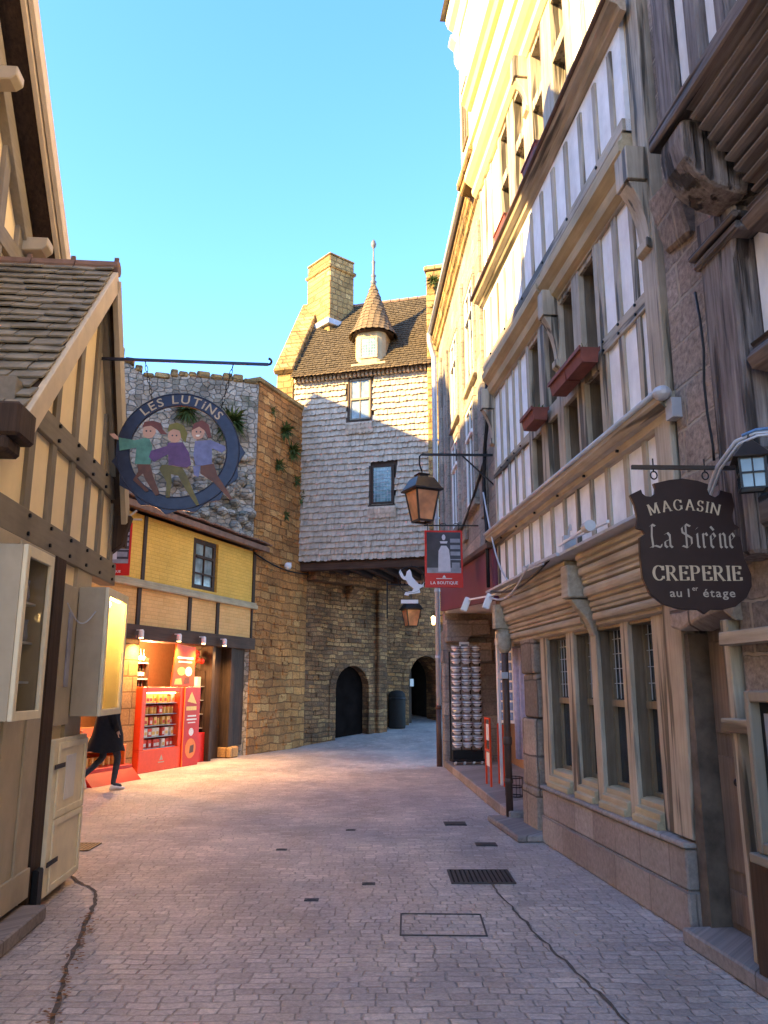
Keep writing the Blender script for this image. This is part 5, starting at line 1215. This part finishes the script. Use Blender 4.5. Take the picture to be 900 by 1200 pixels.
arm=MB();q0=Vector((-.22,.0,-.05));pts=[(-.24,.42,-.04),(-.2,.38,.06),(-.14,.2,.19),(-.06,0,.265),(.03,0,.30),(.14,0,.30),(.3,0,.27)]
arm.tube(pts,.011,8).tube([(p[0]+.012,p[1]-.02,p[2]-.02) for p in pts],.008,6).tube([(0,0,h_+.12),(0,0,.29)],.006,6);arm.build('arm','zinc',w_,smooth=True)
arm=MB();arm.tube([(-.03,-.012,.29),(.04,-.012,.315),(.14,-.012,.318),(.3,-.012,.285)],.008,6);arm.build('blue_cable','blue_print',w_,smooth=True)
# spotlights on arms above the shop
def armlight(p0,p1,label):
    r=empty('arm_spotlight',p1,0,label,'spotlight','white spotlights on long arms');d=Vector(p0)-Vector(p1)
    MB().bar((0,0,0),tuple(d),.022).build('arm','white_paint',r);MB().box(d.x-.03,d.x+.05,d.y-.05,d.y+.05,d.z-.08,d.z+.12).build('mount','zinc',r,.01)
    t_=MB().box(-.045,.045,-.05,.05,-.17,.03);t_.move(Matrix.Rotation(R(22),4,'Y'));t_.build('head','white_paint',r,.015,seg=2);return r
armlight(fw(FR1,1.0,-.05,2.72),at(548,703,11.2),'white spotlight on a long arm, the farther of the two by the maroon fascia')
armlight(fw(FR1,1.8,-.05,2.82),at(574,699,10.2),'white spotlight on a long arm, the nearer of the two by the maroon fascia')
fl=empty('floodlight_arm',fw(FR1,3.1,-.08,2.84),FR1[1],'metal lamp arm and mount fixed above the carved corbel','spotlight')
MB().box(-.03,.03,-.06,.06,-.04,.16).tube([(0,0,.16),(.02,0,.24),(.05,0,.26),(.06,0,.2)],.012,6).build('mount','zinc',fl,.006)
MB().bar((0,-.05,.1),(1.35,-.15,.02),.025).bar((0,-.1,.06),(1.3,-.3,-.02),.02).build('arm','white_paint',fl)
MB().tube([(1.28,-.3,-.02),(1.42,-.32,-.03)],.045,10).build('head','zinc',fl)
fl=empty('floodlight_arm',fw(FR1,1.7,-.08,2.82),FR1[1],'lower metal lamp arm over the ground-floor frieze near the stone pier','spotlight')
MB().box(-.03,.03,-.06,.06,-.04,.1).build('mount','zinc',fl,.006)
MB().bar((0,-.05,.06),(1.7,-.22,-.05),.03).bar((.1,-.12,.0),(1.2,-.2,-.06),.018).build('arm','zinc',fl)
# cables
def cable(name,pts,r,label,m='iron'):
    o=MB().tube(pts,r,6).build(name,m,smooth=True);tag(o,label,'cable');return o
def sag(p,q_,s,n=10): return [Vector(p).lerp(Vector(q_),i/n)-Vector((0,0,s*math.sin(PI*i/n))) for i in range(n+1)]
cable('cable',[fw(FR2,6.42,-.06,6.0),fw(FR2,6.40,-.07,5.2),fw(FR2,6.2,-.08,4.9),fw(FR2,6.1,-.09,4.4),fw(FR2,6.3,-.1,3.7),fw(FR2,6.42,-.12,2.9)],.028,'bundle of dark cables running down the corner of the grey stone house')
cable('cable',sag(fw(FR2,6.2,-.08,4.75),fw(FR2,2.6,-.08,4.15),.12),.022,'dark cable sagging across the grey stone wall towards the poster')
cable('cable',sag(fw(FR2,6.45,-.16,4.2),fw(FR1,.9,-.1,2.85),.25),.011,'grey cable drooping from the stone wall to the lamp arms','zinc')
cable('cable',sag(fw(FR1,.4,-.2,2.78),fw(FR1,2.9,-.2,2.82),.12),.014,'dark cable drooping along the top of the carved frieze')
cable('cable',sag(fw(FR1,.5,-.24,2.70),fw(FR1,2.3,-.25,2.84),.16),.012,'thin grey cable looping below the lamp arms','zinc')
cable('cable',sag(fw(FWA,-.1,-.05,4.9),fw(FWA,2.9,-.06,4.75),.14),.02,'dark cable strung across the rampart wall by the wall camera')
cable('cable',[fw(FR1,6.0+.02*math.sin(z*9),-.19,z) for z in (4.0,3.8,3.6,3.4,3.2,3.0,2.9)],.008,'dark cable clipped down the oak post above the lantern')
cam_=empty('wall_camera',fw(FWA,1.45,-.15,4.78),0,'small white dome fitting on the rampart wall under the cable','camera')
MB().ball((0,0,0),.1,12).build('dome','white_paint',cam_,smooth=True);MB().tube([(0,0,.05),(.05,.2,.1)],.03,8).build('arm','zinc',cam_)
# ================================================================= DISPLAYS ON THE RIGHT STEP
rk=empty('bowl_rack',(1.62,16.0,.14),R(8),'tall black wheeled rack of striped bowls on the step of the stone house','rack')
MB().box(-.32,.32,-.1,.2,.05,.1).box(-.32,-.29,.1,.13,.1,2.15).box(.29,.32,.1,.13,.1,2.15).box(-.1,-.08,.1,.13,.1,2.15).box(.1,.12,.1,.13,.1,2.15).box(-.3,.3,-.05,.2,.1,.26).build('frame','black_plastic',rk,.005)
ww=MB()
for x in (-.26,-.08,.1,.26): ww.tube([(x-.02,-.06,.045),(x+.02,-.06,.045)],.045,10)
ww.build('wheels','paper',rk)
MB().box(-.10,.10,.08,.11,2.16,2.34).build('sign_card','white_paint',rk,.003);MB().box(-.07,.07,.076,.079,2.2,2.29).build('sign_print','print_dark',rk)
bw=empty('bowl');MB().lathe([(.05,0),(.055,.012),(.092,.045),(.104,.105),(.1,.105),(.086,.05),(.04,.018)],n=16).build('body','ceramic',bw,smooth=True)
MB().lathe([(.0945,.052),(.0985,.066),(.0995,.067),(.0955,.052)],n=16).lathe([(.1025,.09),(.1045,.1005),(.1052,.1005),(.1032,.09)],n=16).build('stripes','ceramic_band',bw)
first=True;cn_=['left','middle','right']
for c_ in range(3):
    z=.45
    for i in range(15):
        o=bw if first else copy_tree(bw);first=False
        o.scale=[rnd(.93,1.04)]*3;o.location=Vector((1.62,16.0,z))+Matrix.Rotation(R(8),3,'Z')@Vector((-.205+.205*c_,-.02+rnd(-.01,.01),0));o.rotation_euler=(rnd(-.05,.05),rnd(-.05,.05),rnd(0,6))
        tag(o,'white bowl with dark stripes in the %s column of the bowl rack'%cn_[c_],'bowl','striped bowls on the rack')
        z+=.125+(.03 if i in(3,7,11) else 0)
cs=empty('postcard_stand',fw(FR2,4.35,.25,.14),FR2[1],'red metal floor stand holding white leaflets beside the brown downpipe','stand')
MB().box(-.22,-.19,-.1,-.07,0,1.0).box(.19,.22,-.1,-.07,0,1.0).box(-.19,.19,-.1,-.07,.97,1.0).box(-.19,.19,-.1,-.07,.5,.53).box(-.22,-.19,.1,.13,0,.9).box(.19,.22,.1,.13,0,.9).build('frame','red_orange',cs,.003)
MB().box(-.17,.17,-.085,-.075,.28,.48).box(-.15,.15,-.085,-.075,.66,.9).build('leaflets','paper',cs)
for i,(s_,y_,nm,m_,l) in enumerate([(3.2,.75,'print_panel','blue_print','tall panel of blue and white prints hung in the shop opening'),(4.9,.7,'hanging_scarf','lilac_cloth','long lilac and white scarf hanging in the shop opening')]):
    r=empty(nm,fw(FR2,s_,y_,0),FR2[1]+R(35),l,'print' if i==0 else 'scarf')
    if i==0:
        MB().box(-.3,.3,0,.02,1.0,2.55).build('panel','white_paint',r)
        c_=MB()
        for j in range(9):
            for k_ in range(3): c_.box(-.27+.19*k_,-.12+.19*k_,-.01,-.002,1.05+.165*j,1.18+.165*j)
        c_.build('cards','blue_print',r)
    else:
        v=[];n_=24
        for k_ in range(n_+1):
            x=-.3+.6*k_/n_;yy=.04*math.sin(k_*1.7)
            v+=[(x,yy,.55),(x,yy*.6,2.5)]
        b=MB();b.add(v,[(2*k_,2*k_+2,2*k_+3,2*k_+1) for k_ in range(n_)]);o=b.build('cloth','lilac_cloth',r,smooth=True);o.modifiers.new('s','SOLIDIFY').thickness=.006
        MB().tube([(-.34,0,2.52),(.34,0,2.52)],.012,8).build('rail','iron',r)
sb_=MB()
pl_=empty('wood_blind',fw(FR2,5.3,.35,0),FR2[1],'slatted reddish wood blind with white edge above the shop opening','blind')
for i in range(9): MB().box(-.95+.21*i,-.76+.21*i,0,.02,2.35,3.08).build('slat','door_wood',pl_,.003)
MB().box(-.97,.95,-.03,.02,2.24,2.345).build('edge','white_paint',pl_,.004)
MB().box(-.97,-.90,-.01,.03,.14,2.24).build('jamb','white_paint',pl_,.004)
# small goods under the rack
ps_=empty('shop_basket',fw(FR2,5.6,.3,.14),FR2[1],'small dark wire basket on the step behind the brown downpipe','basket')
b=MB()
for z in (0,.12,.24): b.tube([(.14*math.cos(t_),.12*math.sin(t_),z+.01) for t_ in [2*PI*i/14 for i in range(14)]],.007,5,True)
for i in range(14): a=2*PI*i/14;b.bar((.14*math.cos(a),.12*math.sin(a),.01),(.14*math.cos(a),.12*math.sin(a),.26),.006)
b.build('wires','iron',ps_)
# ================================================================= PERSON
pr_=empty('person',(-4.44,13.2,0),R(-40),'person in a long black coat and white trainers walking by the shop pier','person')
def skin_body(name,verts,edges,rads,m,par,sub=2,root=0):
    me=bpy.data.meshes.new(name);me.from_pydata(verts,edges,[]);o=bpy.data.objects.new(name,me);COL.objects.link(o);o.parent=par;me.materials.append(M[m])
    md=o.modifiers.new('skin','SKIN');md.use_smooth_shade=True
    for i,r_ in enumerate(rads):
        sv=me.skin_vertices[0].data[i];sv.radius=(r_,r_) if not isinstance(r_,tuple) else r_
    me.skin_vertices[0].data[root].use_root=True
    s_=o.modifiers.new('sub','SUBSURF');s_.levels=sub;s_.render_levels=sub;return o
# local: x right, y forward(away = +y walking), z up ; pelvis root
v=[(0,0,.93),(0,.01,1.12),(0,.02,1.30),(0,.02,1.42),(0,.03,1.50),(0,.045,1.60),
 (.09,0,.90),(.10,.16,.50),(.10,.10,.09),(.10,.26,.05),
 (-.09,0,.90),(-.10,.02,.50),(-.10,-.30,.24),(-.10,-.36,.14),
 (.17,.02,1.40),(.21,-.06,1.14),(.22,.04,.92),(-.17,.02,1.40),(-.21,.06,1.14),(-.22,.2,.97)]
e=[(0,1),(1,2),(2,3),(3,4),(4,5),(0,6),(6,7),(7,8),(8,9),(0,10),(10,11),(11,12),(12,13),(3,14),(14,15),(15,16),(3,17),(17,18),(18,19)]
rd_=[(.14,.10),(.12,.09),(.15,.10),(.09,.07),.05,.05,.085,.058,.042,.035,.085,.058,.042,.035,.06,.047,.036,.06,.047,.036]
body=skin_body('body',v,e,rd_,'jeans',pr_)
hd_=MB();hd_.lathe([(.02,-.115),(.055,-.09),(.075,-.03),(.082,.02),(.078,.07),(.05,.11),(.01,.12)],(0,.05,1.60),16,.92,1.08);hd_.py([(-.012,1.57),(.012,1.57),(.006,1.62),(-.006,1.62)],.12,.16);hd_.ball((-.078,.05,1.59),.018,8).ball((.078,.05,1.59),.018,8);hd_.build('head','skin',pr_,smooth=True)
MB().ball((-.03,.132,1.61),.009,8).ball((.03,.132,1.61),.009,8).box(-.022,.022,.128,.134,1.545,1.552).build('face_features','hair',pr_)
hr=MB();hr.lathe([(.05,-.28),(.085,-.2),(.098,-.05),(.10,.04),(.085,.10),(.04,.135),(.005,.138)],(0,.015,1.60),16,.95,1.0);hr.build('hair','hair',pr_,smooth=True)
ct=MB()
prof_=[(.60,.29,.31,.02),(.7,.275,.28,.015),(.85,.25,.24,.01),(1.0,.22,.20,.0),(1.12,.20,.175,.0),(1.28,.215,.175,.01),(1.38,.205,.14,.02),(1.45,.14,.10,.02),(1.49,.075,.075,.03)]
N_=24
for z,rx,ry,yo in prof_:
    for i in range(N_):
        a=2*PI*i/N_;fl_=1+.05*math.sin(5*a)*max(0,(1-z));ct.v.append((rx*fl_*math.cos(a),yo+ry*fl_*math.sin(a)-(.03 if z<.8 else 0),z+ (.015*math.sin(3*a) if z<.65 else 0)))
for j in range(len(prof_)-1):
    for i in range(N_): ct.f.append((j*N_+i,j*N_+(i+1)%N_,(j+1)*N_+(i+1)%N_,(j+1)*N_+i))
ct.build('coat','black_cloth',pr_,smooth=True)
sl2=MB();sl2.tube([(.15,.02,1.40),(.205,-.02,1.28),(.235,-.06,1.14),(.235,-.02,1.02),(.225,.04,.93)],[.075,.07,.062,.055,.05],12).tube([(-.15,.02,1.40),(-.205,.03,1.28),(-.235,.06,1.14),(-.235,.13,1.03),(-.225,.19,.97)],[.075,.07,.062,.055,.05],12);sl2.build('coat_sleeves','black_cloth',pr_,smooth=True)
def hand(c,par):
    h=MB();h.ball(c,.036,10,1.2)
    for i in range(4):
        x=c[0]-.024+.016*i;h.tube([(x,c[1],c[2]-.03),(x,c[1]+.008,c[2]-.06),(x,c[1]+.022,c[2]-.085+.006*abs(i-1))],[.009,.009,.007],6)
    h.tube([(c[0],c[1]+.025,c[2]),(c[0]+.004,c[1]+.05,c[2]-.03)],[.011,.008],6);h.build('hand','skin',par,smooth=True)
hand((.222,.045,.885),pr_);hand((-.222,.21,.93),pr_)
def shoe(M4):
    b=MB();rings=[(-.07,.03,.045),(-.04,.042,.09),(.02,.042,.085),(.08,.047,.06),(.14,.045,.05),(.19,.03,.035)]
    n_=12
    for y,hw,ht in rings:
        for i in range(n_):
            a=2*PI*i/n_;b.v.append((hw*math.cos(a),y,max(-.0,ht*.5+ht*.5*math.sin(a))))
    for j in range(len(rings)-1):
        for i in range(n_): b.f.append((j*n_+(i+1)%n_,j*n_+i,(j+1)*n_+i,(j+1)*n_+(i+1)%n_))
    b.f.append(tuple(range(n_)));b.f.append(tuple(reversed([5*n_+i for i in range(n_)])));b.move(M4);b.build('shoe','shoe_white',pr_,smooth=True)
shoe(Matrix.Translation((.10,.12,.005))@Matrix.Rotation(R(0),4,'X'))
shoe(Matrix.Translation((-.10,-.36,.20))@Matrix.Rotation(R(-62),4,'X'))
# ================================================================= ADDED HOUSES OUT OF FRAME (unseen, put in and shaped to shade the street)
def added_shade_house(x0,x1,y0,y1,h,rh,label,m='grey_stone_wall',axis='y'):
    r=empty('unseen_shade_house',(x0,y0,0),0,label,'house');w=x1-x0;d_=y1-y0
    MB().box(0,w,0,d_,0,h).build('wall',m,r)
    if axis=='y': MB().py([(-.3,h),(w+.3,h),(w/2,h+rh)],-.2,d_+.2).build('roof','slate',r)
    else: MB().px([(-.3,h),(d_+.3,h),(d_/2,h+rh)],-.2,w+.2).build('roof','slate',r)
    for z in (1.2,4.0,6.8):
        if z+1.6>h: continue
        for y in (d_*.25,d_*.7):
            f=MB().box(w-.02,w+.05,y-.1,y,z,z+1.4).box(w-.02,w+.05,y+.8,y+.9,z,z+1.4).box(w-.02,w+.05,y,y+.8,z+1.3,z+1.4).box(w-.02,w+.08,y-.15,y+.95,z-.1,z).build('window','white_paint',r)
            MB().box(w-.01,w+.02,y,y+.8,z,z+1.3).build('pane','window_glass',f)
    return r
added_shade_house(-10.6,-3.9,-7,1.4,9.3,3.0,'added stone house out of view before the cream house, shading the street')
added_shade_house(-12.6,-7.6,17.3,20.6,10.2,3.6,'added tall stone house hidden behind the yellow shop to shade the gatehouse')
added_shade_house(-12.6,-7.4,9.4,17.2,10.4,3.9,'added taller stone house hidden behind the cream house to cast shade')
added_shade_house(-13,-9.0,1,9,9.3,3.4,'added stone house out of view behind the tall cream house to cast shade')
nr=added_shade_house(3.4,10,-12,-2.4,9,3,'added stone house out of view beyond the oak house to block sky light')
# ================================================================= LIGHT, SKY, CAMERA
EL,AZ=R(25),R(240)   # azimuth clockwise from +Y
w=bpy.data.worlds.new('World');scene.world=w;w.use_nodes=True;nt=w.node_tree
bg=nt.nodes['Background'];sky=nt.nodes.new('ShaderNodeTexSky');sky.sky_type='NISHITA';sky.sun_disc=False
sky.sun_elevation=EL;sky.sun_rotation=AZ;sky.altitude=20;sky.air_density=1.0;sky.dust_density=.4;sky.ozone_density=2.0
mx=nt.nodes.new('ShaderNodeMixRGB');mx.blend_type='MULTIPLY';mx.inputs[0].default_value=1;mx.inputs[2].default_value=(.88,.91,1.01,1);hsv=nt.nodes.new('ShaderNodeHueSaturation');hsv.inputs['Saturation'].default_value=1.22;hsv.inputs['Value'].default_value=1.0;nt.links.new(sky.outputs[0],hsv.inputs['Color']);nt.links.new(hsv.outputs[0],mx.inputs[1]);nt.links.new(mx.outputs[0],bg.inputs[0]);bg.inputs[1].default_value=.122
S_=Vector((math.sin(AZ)*math.cos(EL),math.cos(AZ)*math.cos(EL),math.sin(EL)))
L=bpy.data.lights.new('sun','SUN');L.energy=4.2;L.angle=R(.5);L.color=(1,.69,.27)
so=bpy.data.objects.new('sun',L);COL.objects.link(so);so.rotation_euler=(-S_).to_track_quat('-Z','Y').to_euler()
cam=bpy.data.cameras.new('camera');co=bpy.data.objects.new('camera',cam);COL.objects.link(co);scene.camera=co
cam.sensor_fit='VERTICAL';cam.sensor_height=36;cam.lens=36*930/1200.;cam.clip_end=600;cam.clip_start=.05
co.location=(0,0,1.6);co.rotation_euler=(PI/2+PIT,0,0)
vs=scene.view_settings;vs.view_transform='Standard';vs.look='None';vs.gamma=1;vs.exposure=2.75
